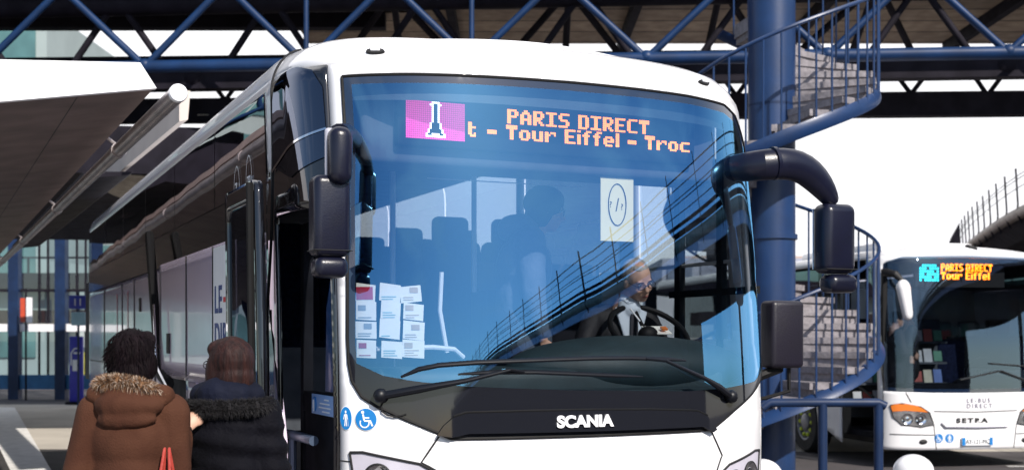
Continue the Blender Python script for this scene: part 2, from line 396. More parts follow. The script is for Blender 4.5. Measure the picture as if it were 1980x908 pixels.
# body shell
bodyo = patches('body', SH, [
    (rect(-1.21, 1.45, .35, 3.04), [WS]),
    (crown, [], .08),
    ([(-2.03, 2.60), (-1.90, 2.60), (-1.845, 3.075), (-2.0, 3.035), (-2.05, 3.035)], []),
    (rect(1.45, LEN, .35, 2.2), [[(s_, v_) for s_, v_ in rect(1.62, 2.7, 1.75, 2.18)]], .08),
    (rect(1.45, 1.60, 2.2, 3.09), []), ([(1.45, 3.04), (1.6, 3.04), (1.6, 3.2), (1.45, 3.2)], []),
    (rect(2.72, 2.95, 2.2, 3.14), []), (rect(4.5, 4.6, 2.2, 3.14), []), (rect(LEN-.5, LEN, 2.2, 3.14), []),
    ], WHITE, bus, thick=.025)
sidep = patches('side_panel', SH, [(low_left, [], .1), (wedge, [], .1)], WHITE_SHADE, bus, thick=.02)
# roof cap with camber
rc = MB(); cs = [SH.S0*k/30 for k in range(31)]+[SH.S0+k*(LEN-SH.S0)/24 for k in range(1, 25)]
rows = []
for s_ in cs:
    a, b = SH(-s_, SH.VE), SH(s_, SH.VE); row = []
    for k in range(13):
        u = k/12*2-1; p = a.lerp(b, k/12); p.z += .055*(1-u*u)*min(1, (s_/.8)**.5 if s_ > 0 else 0); row.append(p)
    rows.append(row)
vs = [p for r in rows for p in r]
rc.add(vs, [(i*13+k, i*13+k+1, (i+1)*13+k+1, (i+1)*13+k) for i in range(len(rows)-1) for k in range(12)])
rc.build('roof', WHITE, bus)
# rear wall, underside
ring = [SH(-LEN, v) for v in [.35, 1, 2, 2.9]+[SH.V1+.05*k for k in range(8)]]; ring2 = [Vector((-p.x, p.y, p.z)) for p in ring]
mb = MB(); mb.add(ring+ring2[::-1], [tuple(range(len(ring)*2))]); mb.build('rear_wall', WHITE_SHADE, bus, False)
mb = MB(); mb.box((0, 6.2, .36), (2.4, 10.6, .1)); mb.build('underbody', RUBBER, bus, False)
# windscreen: glass, black border, lower black band
GL = [(-1.09, 2.935), (-1.09, 2.6), (-1.105, 2.36), (-1.118, 1.97), (-1.125, 1.76), (-1.12, 1.64), (-1.0, 1.585), (-.86, 1.56), (-.63, 1.535), (-.12, 1.511), (.55, 1.494), (.82, 1.503), (1.1, 1.53), (1.27, 1.60),
      (1.33, 1.74), (1.365, 2.0), (1.355, 2.35), (1.305, 2.60), (1.21, 2.79), (1.09, 2.91), (.98, 2.945), (.7, 2.955), (0, 2.953), (-.6, 2.947)]
wsg = patches('windscreen', SH, [(GL, [])], WSG, bus, off=.009, g=.04, ang=180)
split = [p for p in WS]
band = [(-1.162, 1.70), (-1.12, 1.64), (-1.0, 1.585), (-.86, 1.56), (-.63, 1.535), (-.12, 1.511), (.55, 1.494), (.82, 1.503), (1.1, 1.53), (1.27, 1.60), (1.33, 1.74), (1.378, 1.76), (1.37, 1.72), (1.30, 1.60), (1.2, 1.53), (1.06, 1.465), (.891, 1.394), (.745, 1.322), (.70, 1.30), (0, 1.298), (-.70, 1.30), (-.745, 1.322), (-.891, 1.383), (-1.03, 1.446), (-1.10, 1.49), (-1.144, 1.56), (-1.159, 1.644)]
patches('windscreen_border', SH, [(WS, [GL])], FRIT, wsg, off=.007, g=.04)
patches('lower_band', SH, [(band, [])], BLACKB, bus, off=.010, g=.04, ang=180)
seal = MB()
def sline(mb, pts, r, off=.004, closed=False, d=.04, seg=6):
    P = dens(pts, d)
    if not closed: P = [p for p in P[:len(P)]]; 
    if not closed:
        P = []
        for a, b in zip(pts, pts[1:]):
            n = max(1, int(math.dist(a, b)/d)); P += [(a[0]+(b[0]-a[0])*k/n, a[1]+(b[1]-a[1])*k/n) for k in range(n)]
        P.append(pts[-1])
    else: P = P+[P[0]]
    mb.tube([SH(p[0], p[1], off) for p in P], r, seg)
sline(seal, WS, .008, .005, True); seal.build('windscreen_seal', RUBBER, wsg)
# grille cowl with the maker's letters
cw = [(-.765, 1.318), (-.735, 1.36), (-.69, 1.398), (-.63, 1.415), (-.3, 1.418), (0, 1.416), (.3, 1.41), (.58, 1.396), (.65, 1.37), (.715, 1.30), (.69, 1.288), (.62, 1.318), (0, 1.318), (-.62, 1.322), (-.70, 1.306)]
cow = patches('grille_cowl', SH, [(cw, [])], BLACKB, bus, off=.032, g=.03)
rm = MB(); cwd = dens(cw, .02); n_ = len(cwd); rm.add([SH(p[0], p[1], .032) for p in cwd]+[SH(p[0], p[1], .011) for p in cwd], [(i, (i+1) % n_, n_+(i+1) % n_, n_+i) for i in range(n_)]); rm.build('cowl_rim', RUBBER, cow, False)
tb = MB(); sline(tb, [(-.69, 1.40), (-.63, 1.418), (-.3, 1.421), (0, 1.419), (.3, 1.413), (.58, 1.399), (.65, 1.373)], .006, .028); tb.build('cowl_lip', RUBBER, cow)
text('SCANIA', .073, SILVER, 'maker_lettering', cow, None, depth=.003, bold=.0035, sx=1.12, mapfn=lambda x, y, z: SH(-.205+x, 1.343+y, .038+z))
# panel seams of the nose, front flap
sm = MB()
sline(sm, [(-.755, 1.31), (-.834, 1.194), (-.80, 1.175), (-.765, 1.155), (-.72, 1.08), (-.66, .95), (-.6, .8)], .0045, .001)
sline(sm, [(.705, 1.29), (.785, 1.165), (.775, 1.15), (.75, 1.10), (.70, .98), (.6, .8)], .0045, .001)
sline(sm, [(-.6, .8), (.6, .8)], .0045, .001); sline(sm, [(-1.2, .62), (1.4, .62)], .0045, .001)
sline(sm, [(-1.225, 1.20), (-1.155, 1.195)], .003, .001)
sm.build('nose_seam', SEAM, bus)
# headlights
HL_REC = mat('headlight_housing', (.55, .53, .62), .35, var=.15, coat=.3)
LENS = glass('headlight_lens', (.9, .92, .95), (1, 1, 1), .06, .6)
for sg in (-1, 1):
    dv_ = 0 if sg < 0 else -.07
    q = [(sg*a_, b_+dv_) for a_, b_ in [(1.16, 1.238), (1.10, 1.240), (.842, 1.188), (.775, 1.15), (.80, 1.06), (.9, .98), (1.1, .96), (1.13, 1.05)]]
    hl = patches('headlight', SH, [(q, [])], HL_REC, bus, off=.004, g=.04)
    ol = MB(); sline(ol, q, .006, .006, True); ol.build('headlight_seam', SEAM, hl)
    for (cs_, cv_, r_, mm) in ((1.03, 1.125, .058, CHROME), (.885, 1.118, .035, mat('amber_lamp', (.7, .12, .04), .2, coat=1, var=.2))):
        cv_ += dv_; c = SH(sg*cs_, cv_, .01); x, y, nx, ny = SH.plan(sg*cs_); R_ = Vector((nx, ny, 0)).to_track_quat('Z', 'Y').to_matrix()
        l = MB(); l.lathe([(r_*1.12, -.004), (r_*1.16, .004), (r_*1.05, .010), (r_*.98, .004)], c, 28, R_); ri = l.build('lamp_ring', SEAM, hl)
        l = MB(); l.lathe([(r_, .006), (r_*.85, -.001), (r_*.55, -.006), (r_*.25, -.004), (r_*.22, .004), (r_*.001, .006)], c, 28, R_); l.build('lamp', mm, hl)
# roof marker lamps
for (s_, v_) in ((-.975, 3.105), (.885, 3.105)):
    c = SH(s_, v_, .002); x, y, nx, ny = SH.plan(s_)
    R_ = Vector((nx, ny, .55)).to_track_quat('Z', 'Y').to_matrix()
    l = MB()
    pr = [(math.cos(a)*.046*(1 if abs(math.cos(a)) < .8 else 1), math.sin(a)*.016) for a in [2*math.pi*k/28 for k in range(28)]]
    v0 = [R_ @ Vector((p[0], p[1], 0))+c for p in pr]; v1 = [R_ @ Vector((p[0]*.9, p[1]*.85, .012))+c for p in pr]
    l.add(v0+v1, [(i, (i+1) % 28, 28+(i+1) % 28, 28+i) for i in range(28)]+[tuple(range(28, 56))])
    ml = l.build('marker_lamp', SEAM, bus)
    l = MB(); l.rbox((0, 0, 0), (.046, .014, .012), .005); l.v = [tuple(R_ @ (Vector(p)+Vector((0, .001, .014)))+c) for p in l.v]; l.build('lamp_glass', SILVER, ml)
# accessibility stickers
def sticker(c, r, ry, figure):
    st = patches('access_sticker', SH, [(circ(c, r, 32, ry), [])], WHITEST, bus, off=.003, g=.03)
    patches('sticker_disc', SH, [(circ(c, r*.94, 32, ry*.94), [])], BLUEST, st, off=.005, g=.03)
    patches('sticker_figure', SH, [(f, [], .02) for f in figure(c, r)], WHITEST, st, off=.0065, g=.02)
def fseg(a, b, w): 
    d = Vector((b[0]-a[0], b[1]-a[1])); n = Vector((-d.y, d.x)).normalized()*w/2
    return [(a[0]+n.x, a[1]+n.y), (a[0]-n.x, a[1]-n.y), (b[0]-n.x, b[1]-n.y), (b[0]+n.x, b[1]+n.y)]
def fig_wheel(c, r):
    P = lambda x, y: (c[0]+x*r, c[1]+y*r)
    o = [circ(P(-.28, .62), r*.14, 12), fseg(P(-.25, .45), P(-.15, -.08), r*.16), fseg(P(-.22, .14), P(.30, .14), r*.12), fseg(P(-.16, -.12), P(.38, -.12), r*.15), fseg(P(.36, -.08), P(.58, -.58), r*.15)]
    for k in range(9):
        a0, a1 = rad(150+k*26), rad(150+(k+1)*26); cc = P(-.12, -.30); o.append(fseg((cc[0]+.40*r*math.cos(a0), cc[1]+.40*r*math.sin(a0)), (cc[0]+.40*r*math.cos(a1), cc[1]+.40*r*math.sin(a1)), r*.11))
    return o
def fig_walk(c, r):
    P = lambda x, y: (c[0]+x*r, c[1]+y*r*1.0)
    return [circ(P(0, .66), r*.16, 12), [P(-.20, .44), P(.20, .44), P(.16, -.1), P(-.16, -.1)], fseg(P(-.22, .40), P(-.42, -.12), r*.13), fseg(P(.22, .40), P(.36, -.10), r*.13), fseg(P(-.08, -.08), P(-.20, -.82), r*.17), fseg(P(.08, -.08), P(.18, -.82), r*.17), fseg(P(.36, -.1), P(.50, -.82), r*.05)]
sticker((-1.083, 1.388), .052, .052, fig_wheel)
sticker((-1.178, 1.392), .030, .055, lambda c, r: [[(c[0]+(x-c[0])*.85, c[1]+(y-c[1])*1.45) for x, y in f] for f in fig_walk(c, r)])
# door side: gloss black panel with quarter glass, door opening beneath
OPEN = [(-1.86, .40), (-1.86, 2.36), (-1.24, 2.36), (-1.24, .40)]
patches('door_surround', SH, [([(-2.085, .35), (-2.085, 1.0), (-1.80, 1.22), (-1.975, 1.70), (-2.085, 1.98), (-2.085, 2.30), (-2.03, 2.60), (-1.90, 2.60), (-1.86, 3.05), (-1.55, 3.04), (-1.212, 3.04), (-1.212, .35)], [OPEN])], BLACKG, bus, off=.006, thick=.02)
qg = patches('quarter_glass', SH, [([(-1.86, 2.62), (-1.80, 2.95), (-1.74, 3.02), (-1.62, 3.05), (-1.40, 3.05), (-1.29, 3.02), (-1.235, 2.93), (-1.225, 2.60), (-1.5, 2.52)], [])], QG, bus, off=.012, g=.04, ang=180)
patches('glass_highlight', SH, [([(-1.86, 2.60), (-1.6, 2.655), (-1.4, 2.70), (-1.225, 2.735), (-1.225, 2.725), (-1.4, 2.688), (-1.6, 2.642), (-1.86, 2.585)], [])], CHROME, qg, off=.016, g=.04)  # bright sliver modelled in place of the white reflection line on the glass
tb = MB(); sline(tb, [(-1.815, 3.34), (-1.825, 3.10), (-1.865, 2.68), (-1.95, 2.3), (-2.075, 1.95), (-2.09, 1.0), (-2.09, .4)], .006, .008); tb.build('cap_seam', SEAM, bus)
# side window band: separate panes, all dark and glossy
for a, b in ((-3.55, -2.06), (-5.1, -3.57), (-6.65, -5.12), (-8.2, -6.67), (-9.75, -8.22), (-11.3, -9.77)):
    patches('side_window', SH, [(rect(a, b, 2.56, 3.03), [])], SIDEG, bus, off=.004, g=.05, ang=180)
patches('side_band', SH, [(rect(-LEN, -2.06, 2.312, 2.555), []), (rect(-LEN, -11.31, 2.56, 3.03), [])], BLACKG, bus, off=.004, g=.1, ang=180)
for a, b in ((2.96, 4.49), (4.61, 6.2), (6.23, 7.8), (7.83, 9.4), (9.43, 11.1)):
    patches('side_window', SH, [(rect(a, b, 2.2, 3.13), [])], SIDEG if a < 3 else PASSG, bus, off=.004, g=.08, ang=180)
patches('driver_window', SH, [(rect(1.62, 2.7, 1.76, 3.08), [])], CLEARG, bus, off=.0, g=.08)
dwf = MB(); dwf.box((1.255, .62+.18, 2.4), (.04, .05, 1.4)); dwf.box((1.255, 1.25, 2.4), (.04, .06, 1.4)); dwf.box((1.255, .9, 2.02), (.03, .9, .04)); dwf.build('window_frame', RUBBER, bus, False)
# oval window marks with numbers
def oval(c, label, sz):
    o_ = circ(c, .085, 36, .135); i_ = circ(c, .077, 36, .127)
    ov = patches('window_mark', SH, [(o_, [i_])], WHITEST, bus, off=.010, g=.03)
    text(label, sz, WHITEST, 'mark_number', ov, None, depth=.001, mapfn=lambda x, y, z: SH(c[0]-.045+x, c[1]-.05+y, .012+z))
    return ov
oval((-2.86, 2.60), '7', .13); oval((-2.50, 2.62), '77', .10)
# luggage flap swung out, black sloping gas strut frame
off_f = .12
fl = patches('luggage_flap', SH, [([(-5.06, 1.50), (-2.44, 1.50), (-2.44, 2.285), (-5.06, 2.285)], [], .1)], WHITE_SHADE, bus, off=off_f, thick=.03)
for q_ in (-3.89, -2.98): sm = MB(); sline(sm, [(q_, 2.28), (q_, 1.51)], .006, off_f+.002); sm.build('panel_seam', SEAM, fl)
for s_ in (-4.62,):
    hb = MB(); hb.box(SH(s_, 1.72, off_f+.004), (.012, .10, .14)); hb.build('latch', SEAM, fl)
def big(s_, v_, t, size, m):
    text(t, size, m, 'flap_lettering', fl, None, depth=.001, bold=.004, spacing=1.12, mapfn=lambda x, y, z: SH(s_+x, v_+y, off_f+.004+z))
WHITEP = patches('flap_poster', SH, [(rect(-2.98, -2.46, 1.52, 2.27), [], .1)], WHITEST, fl, off=off_f+.002, g=.1)
LBL = mat('letter_blue', (.01, .05, .22), .5, var=.1); LRD = mat('letter_red', (.7, .03, .05), .5, var=.1)
big(-2.93, 1.90, 'LE', .215, LBL); big(-2.665, 1.92, '-', .215, LRD); big(-2.575, 1.90, 'B', .215, LBL); big(-2.93, 1.69, 'DIR', .215, LBL)
st = MB(); st.tube([SH(-5.72, 2.56, .10), SH(-5.30, 2.0, .12), SH(-5.02, 1.50, .12), SH(-4.6, 1.44, .12)], [(.05, .035)]*4, 8, flat=(0, 1, 0)); st.build('flap_frame', RUBBER, bus)
st = MB(); st.tube([SH(-5.0, 2.0, .17), SH(-4.86, 1.56, .17), SH(-4.5, 1.42, .15)], .008, 6); st.build('gas_strut', CHROME, bus)
lg = MB(); lg.box((-.9, 4.35, .98), (.7, 1.12, .95)); lg.build('luggage_bay', RUBBER, bus, False)
# lower side doors below flap with grey dashes
for q_ in ((-4.60, -4.14), (-2.95, -2.15)): patches('lower_flap', SH, [(rect(q_[0], q_[1], .5, 1.46), [])], WHITE_SHADE, bus, off=.006, g=.1, thick=.01)
sm = MB()
for s_ in (-6.1, -7.4, -8.3, -9.9): sline(sm, [(s_, 2.29), (s_, .4)], .006, .002)
sline(sm, [(-LEN, 1.5), (-5.8, 1.5)], .005, .002); sm.build('side_seam', SEAM, bus)
lt = MB(); lt.box(SH(-7.0, 2.05, .004), (.012, .08, .12)); lt.build('fuel_latch', SEAM, bus)
TAILR = mat('red_band', (.45, .02, .08), .4, coat=.5, var=.2)
for q_ in ((-7.9, 1.3), (-8.75, 1.2)): patches('side_reflector', SH, [(rect(q_[0], q_[0]+.07, q_[1], 2.2), [])], TAILR, bus, off=.004, g=.1)
# wheels
def wheel(parent, x, y, r=.5, side=-1, nuts=None, wd=.28):
    R_ = Vector((side, 0, 0)).to_track_quat('Z', 'Y').to_matrix()
    t = MB(); t.lathe([(r*.6, -wd/2), (r*.93, -wd/2), (r, -wd/2+.05), (r, wd/2-.05), (r*.93, wd/2), (r*.6, wd/2), (r*.58, wd/2-.03)], (x, y, r), 40, R_); w_ = t.build('wheel', TYRE, parent)
    t = MB(); t.lathe([(r*.6, wd/2-.01), (r*.55, wd/2-.02), (r*.5, wd/2-.08), (r*.3, wd/2-.10), (r*.28, wd/2-.02), (r*.22, wd/2), (.001, wd/2)], (x, y, r), 32, R_); t.build('rim', mat('rim_grey', (.25, .25, .28), .4, metal=.5, var=.3), w_)
    if nuts:
        t = MB()
        for k in range(10):
            t = MB(); a = 2*math.pi*k/10; c = R_ @ Vector((r*.43*math.cos(a), r*.43*math.sin(a), wd/2-.04)); t.ell(c+Vector((x, y, r)), (.03, .032, .032), None, 10, 6); t.build('wheel_nut_cap', nuts, w_)
    return w_
wheel(bus, -1.1, 2.59); wheel(bus, 1.1, 2.59, side=1); wheel(bus, -1.1, 8.04); wheel(bus, 1.1, 8.04, side=1)

# open door leaf slid back outside, second leaf folded inward
lfo = .16
dl = patches('door', SH, [(rrect(-2.40, -1.60, .45, 2.52, .06), [rrect(-2.33, -1.67, .75, 2.42, .06)])], BLACKG, bus, off=lfo, thick=.04)
patches('door_glass', SH, [(rrect(-2.33, -1.67, .75, 2.42, .06), [])], QG, dl, off=lfo-.01, g=.06, ang=180)
hnd = MB(); hnd.tube([SH(-1.62, 2.5, lfo+.02), SH(-1.62, .5, lfo+.02)], .018, 8); hnd.build('door_edge', RUBBER, dl)
inn = MB()
fx = -1.12
inn.box((fx, .36, 1.35), (.05, .05, 1.95)); inn.box((fx, .98, 1.35), (.05, .06, 1.95)); inn.box((fx, .67, 1.44), (.045, .58, .10)); inn.box((fx, .67, 2.30), (.05, .6, .06)); inn.box((fx, .67, .9), (.035, .58, 1.0))
di = inn.build('inner_door', INTD, bus, False)
g_ = MB(); g_.add([(fx-.005, .42, 1.50), (fx-.005, .62, 1.50), (fx-.005, .60, 1.9), (fx-.005, .52, 2.05), (fx-.005, .40, 2.12)], [(0, 1, 2, 3, 4)]); g_.build('inner_glass', mat('blue_tint', (.05, .11, .28), .15, coat=1, var=.2), di, False)
ps = MB(); ps.box((fx-.03, .56, 1.437), (.008, .40, .095)); pst = ps.build('door_notice', mat('notice_blue', (.25, .42, .75), .5, var=.1), di, False)
pd = MB(); pd.prism([(.70+.030*math.cos(a), 1.437+.036*math.sin(a)) for a in [2*math.pi*k/20 for k in range(20)]], 0, fx-.040, fx-.034); pd.build('notice_disc', BLUEST, pst, False)
pd = MB(); pd.box((fx-.042, .70, 1.452), (.004, .012, .012)); pd.box((fx-.042, .70, 1.432), (.004, .018, .03)); pd.box((fx-.042, .694, 1.412), (.004, .008, .02))
for k, (ln, o_) in enumerate(((.07, .03), (.16, 0), (.20, 0), (.12, .02))): pd.box((fx-.036, .52-o_, 1.463-k*.019), (.004, ln, .006))
pd.build('notice_print', WHITEST, pst, False)
hr = MB(); hr.tube([(-1.2, 1.36, 1.26), (-1.2, .95, 1.27), (-1.2, .55, 1.27)], .024, 10); hr.tube([(-1.2, .95, 1.27), (-1.2, .95, .5)], .02, 8); hr.build('handrail', mat('grab_rail', (.10, .14, .22), .3, metal=.4, var=.2), bus)
stp = MB()
for k in range(4): stp.box((-.85, 1.0, .38+k*.13), (.7-.15*k if k else .7, .62, .10))
stp.build('step', INTD, bus, False)

# mirrors, left: lobe, housing, lower mirror
lm = MB(); lm.tube([SH(-1.10, 2.67, .0), (-1.16, .16, 2.665), (-1.215, .07, 2.64)], [.045, .045, .05], 12); la = lm.build('mirror_arm', MIRP, bus)
lm = MB(); lm.rbox((-1.222, .06, 2.545), (.105, .15, .25), .045, 5); lm.build('mirror_elbow', MIRP, la)
lm = MB(); lm.rbox((-1.225, .07, 2.545), (.112, .035, .245), .017, 4); lm.build('elbow_trim', mat('mirror_trim', (.45, .45, .52), .35, var=.1), la)
lm = MB(); lm.cap((-1.215, .07, 2.45), (-1.225, .08, 2.40), .03, .03); lm.build('mirror_joint', RUBBER, la)
lm = MB(); lm.rbox((-1.250, .10, 2.285), (.168, .13, .355), .035, 5); mm_ = lm.build('mirror', MIRP, bus)
lm = MB(); lm.rbox((-1.250, .10, 2.135), (.171, .133, .005), .002, 1); lm.build('mirror_seam', SEAM, mm_)
lm = MB(); lm.rbox((-1.250, .165, 2.285), (.14, .01, .32), .004, 2); lm.build('mirror_glass', CHROME, mm_, False)
lm = MB(); lm.rbox((-1.252, .10, 2.062), (.150, .12, .092), .035, 5); lm.build('wide_angle_mirror', MIRP, mm_)
# right: long arm, housing, lower mirror
a_pts = [(.99, .38, 2.655), (1.02, .24, 2.648), (1.09, .155, 2.655), (1.2, .15, 2.668), (1.30, .15, 2.662), (1.385, .15, 2.62), (1.455, .15, 2.56), (1.505, .15, 2.50), (1.525, .15, 2.46)]
lm = MB(); lm.tube(a_pts, [(.07, .05), (.078, .055), (.083, .06), (.086, .06), (.088, .06), (.088, .06), (.075, .055), (.055, .045), (.035, .04)], 16, flat=(0, 0, 1))
ra = lm.build('mirror_arm', MIRP, bus)
md = ra.modifiers.new('sub', 'SUBSURF'); md.levels = md.render_levels = 1
lm = MB(); lm.tube([(1.135, .15, 2.663), (1.155, .15, 2.665)], [(.0875, .0615)]*2, 20, flat=(0, 0, 1)); lm.build('arm_collar', MIRP, ra)
lm = MB(); lm.rbox((1.532, .15, 2.283), (.205, .14, .37), .045, 5); mm_ = lm.build('mirror', MIRP, bus)
lm = MB(); lm.rbox((1.532, .15, 2.12), (.208, .143, .005), .002, 1); lm.build('mirror_seam', SEAM, mm_)
lm = MB(); lm.rbox((1.532, .222, 2.283), (.17, .01, .33), .004, 2); lm.build('mirror_glass', CHROME, mm_, False)
lm = MB(); lm.rbox((1.560, .15, 2.045), (.185, .13, .098), .04, 5); lm.build('wide_angle_mirror', MIRP, mm_)
# low side mirror with bracket
lm = MB(); lm.rbox((1.75, .9, 1.778), (.235, .14, .40), .03, 4); sm_ = lm.build('kerb_mirror', mat('dark_plastic', (.010, .008, .018), .4, var=.3, bump=.1, bscale=120), bus)
lm = MB(); lm.tube([(1.27, .95, 1.53), (1.60, .92, 1.53), (1.74, .9, 1.58)], .03, 8); lm.tube([(1.80, .9, 1.58), (1.80, .9, 1.44), (1.62, .9, 1.40), (1.27, .9, 1.40)], .012, 8); lm.build('mirror_bracket', RUBBER, sm_)

# wipers
def wiper(arm, blade, link):
    a = MB(); a.tube([SH(*arm[0], .03), SH(*arm[1], .05), SH(*arm[2], .055), SH(*arm[3], .045)], [(.020, .016), (.020, .016), (.013, .010), (.010, .008)], 8); ar = a.build('wiper_arm', WIPER, bus)
    a = MB(); a.ell(SH(*arm[0], .03), (.034, .03, .034)); a.build('wiper_pivot', WIPER, ar)
    a = MB(); P = [SH(p[0], p[1], .03) for p in blade]; n = len(P)
    a.tube(P, [(.005, .004)]+[(.013, .009)]*(n-2)+[(.004, .004)], 8); a.build('wiper_blade', WIPER, ar)
    a = MB(); a.tube([SH(p[0], p[1], .018) for p in blade], .004, 6); a.build('wiper_rubber', RUBBER, ar)
    if link: a = MB(); a.tube([SH(*link[0], .045), SH(*link[1], .035)], .008, 6); a.build('wiper_link', WIPER, ar)
wiper([(-1.01, 1.495), (-.85, 1.525), (-.64, 1.562), (-.43, 1.610)], [(-.66, 1.592), (-.5, 1.600), (-.3, 1.598), (-.14, 1.590), (.10, 1.578), (.26, 1.570)], [(-.43, 1.61), (-.36, 1.598)])
wiper([(.83, 1.46), (.72, 1.51), (.61, 1.56), (.39, 1.645)], [(-.92, 1.580), (-.84, 1.615), (-.75, 1.633), (-.58, 1.645), (-.4, 1.650), (-.2, 1.656), (-.01, 1.66), (.2, 1.660), (.42, 1.652), (.52, 1.645)], [(.39, 1.645), (.28, 1.655)])
cb = MB(); cb.tube([SH(p[0], p[1], .012) for p in ((-1.0, 1.475), (-1.012, 1.45), (-1.008, 1.425), (-.985, 1.408), (-.955, 1.402), (-.92, 1.405), (-.90, 1.412))], .0045, 6); cb.build('washer_hose', RUBBER, bus)

# ---- interior
it = MB(); it.box((0, 1.55, .82), (2.36, 1.5, .06)); it.box((0, 6.9, 1.22), (2.36, 9.2, .06)); it.box((0, 2.3, 1.03), (2.36, .05, .4)); it.build('floor', INTD, bus, False)
it = MB(); it.box((0, 6.4, 3.05), (2.1, 10.0, .03)); it.build('ceiling', INTM, bus, False)
it = MB(); it.box((-1.235, 6.8, 1.85), (.03, 9.2, 1.2)); it.box((1.235, 6.9, 1.7), (.03, 9.0, .95)); it.box((0, 11.5, 2.2), (2.4, .04, 1.6)); it.build('inner_wall', INTM, bus, False)
hp = MB(); hp.rbox((0, .62, 2.79), (1.98, .30, .40), .03, 3); hp.box((-.95, .70, 2.79), (.12, .2, .40)); hd = hp.build('header_panel', INTM, bus)
hp = MB(); hp.rbox((0, .445, 2.80), (1.66, .06, .255), .012, 2); dsp = hp.build('display_case', INTD, bus)
# destination display in single lamps
GLY = {'P': ['#####.', '##..##', '##..##', '#####.', '##....', '##....', '##....'], 'A': ['..##..', '.####.', '##..##', '##..##', '######', '##..##', '##..##'],
 'R': ['#####.', '##..##', '##..##', '#####.', '####..', '##.##.', '##..##'], 'I': ['######', '..##..', '..##..', '..##..', '..##..', '..##..', '######'],
 'S': ['.#####', '##....', '##....', '.####.', '....##', '....##', '#####.'], 'D': ['#####.', '##..##', '##..##', '##..##', '##..##', '##..##', '#####.'],
 'E': ['######', '##....', '##....', '#####.', '##....', '##....', '######'], 'C': ['.#####', '##....', '##....', '##....', '##....', '##....', '.#####'],
 'T': ['######', '######', '..##..', '..##..', '..##..', '..##..', '..##..'], 't': ['##...', '##...', '####.', '##...', '##...', '##.#.', '.###.'],
 '-': ['.....', '.....', '.....', '#####', '#####', '.....', '.....'], 'o': ['......', '......', '.####.', '##..##', '##..##', '##..##', '.####.'],
 'u': ['......', '......', '##..##', '##..##', '##..##', '##..##', '.#####'], 'r': ['......', '......', '##.###', '###..#', '##....', '##....', '##....'],
 'i': ['##', '..', '##', '##', '##', '##', '##'], 'f': ['..###', '.##..', '####.', '.##..', '.##..', '.##..', '.##..'],
 'e': ['......', '......', '.####.', '##..##', '######', '##....', '.####.'], 'l': ['##', '##', '##', '##', '##', '##', '##'],
 'c': ['......', '......', '.#####', '##....', '##....', '##....', '.#####'], ' ': ['...']*7}
PT = .01010; YD = .408
def leds(mb, x0, z0, rows, ch='#', p=PT):
    for r_, row in enumerate(rows):
        for c_, q in enumerate(row):
            if q == ch: x = x0+c_*p; z = z0-r_*p; e = p*.46; mb.add([(x-e, YD, z-e), (x+e, YD, z-e), (x+e, YD, z+e), (x-e, YD, z+e)], [(0, 1, 2, 3)])
def led_text(mb, s_, x0, z0, gap=1):
    x = x0
    for c_ in s_: leds(mb, x, z0, GLY[c_]); x += (len(GLY[c_][0])+gap)*PT
    return x
o1 = MB(); led_text(o1, 'PARIS DIRECT', -.258, 2.878); led_text(o1, 't - Tour Eiffel - Troc', -.466, 2.800); o1.build('display_text', ORANGE_E, dsp, False)
TW = ['.............o##o.............', '............o#..#o............', '.............#..#.............', '.............#..#.............', '.............#..#.............',
      '.............#..#.............', '.............#..#.............', '.............#..#.............', '.............#..#.............', '.............#..#.............', '............#....#............',
      '............#....#............', '............#....#............', '...........#......#...........', '...........#......#...........', '..........#..####..#..........', '..........##########..........', '..............................']
W_ = MB(); Pk = MB()
for r_, row in enumerate(TW):
    ins = [i for i, c_ in enumerate(row) if c_ in '#o']
    for c_ in range(30):
        cell = row[c_]
        x = -.786+c_*PT; z = 2.884-r_*PT; e = PT*.44
        q = [(x-e, YD, z-e), (x+e, YD, z-e), (x+e, YD, z+e), (x-e, YD, z+e)]
        if cell in '#o': W_.add(q, [(0, 1, 2, 3)])
        elif not (ins and min(ins) < c_ < max(ins)): Pk.add(q, [(0, 1, 2, 3)])
Pk.build('display_field', PINK_E, dsp, False); W_.build('display_tower', WHITE_E, dsp, False)
# dash, steering wheel, driver's seat
ds = MB(); ds.rbox((0, .62, 1.50), (2.0, .50, .22), .06, 4); da = ds.build('dashboard', DASHM, bus)
dp = [SH(-1.08+k*.1, 1.5, -.045) for k in range(24)]
ds = MB(); ds.prism([(p.x, p.y) for p in dp]+[(1.12, .75), (-1.0, .75)], 2, .98, 1.502); ds.build('dash_shelf', DASHM, da, False)
patches('header_liner', SH, [(rect(-1.12, 1.34, 2.87, 3.0), [])], DASHM, bus, off=-.05, g=.08)
ds = MB(); ds.ell((.55, .62, 1.60), (.72, .30, .17), None, 36, 16); ds.build('instrument_hood', DASHM, da)
sw = MB(); tor = []
cen = Vector((.80, .84, 1.79)); ax = Vector((0, -.62, .78)).normalized(); ux = Vector((1, 0, 0)); uy = ax.cross(ux)
sw.tube([cen+ux*.23*math.cos(2*math.pi*k/36)+uy*.23*math.sin(2*math.pi*k/36) for k in range(37)], .016, 8, False)
for a in (90, 210, 330): sw.tube([cen-ax*.03, cen+(ux*math.cos(rad(a))+uy*math.sin(rad(a)))*.22], .012, 6)
sw.ell(cen-ax*.02, (.06, .05, .05)); sw.tube([cen-ax*.03, cen-ax*.3], .03, 8); sw.build('steering_wheel', RUBBER, bus)
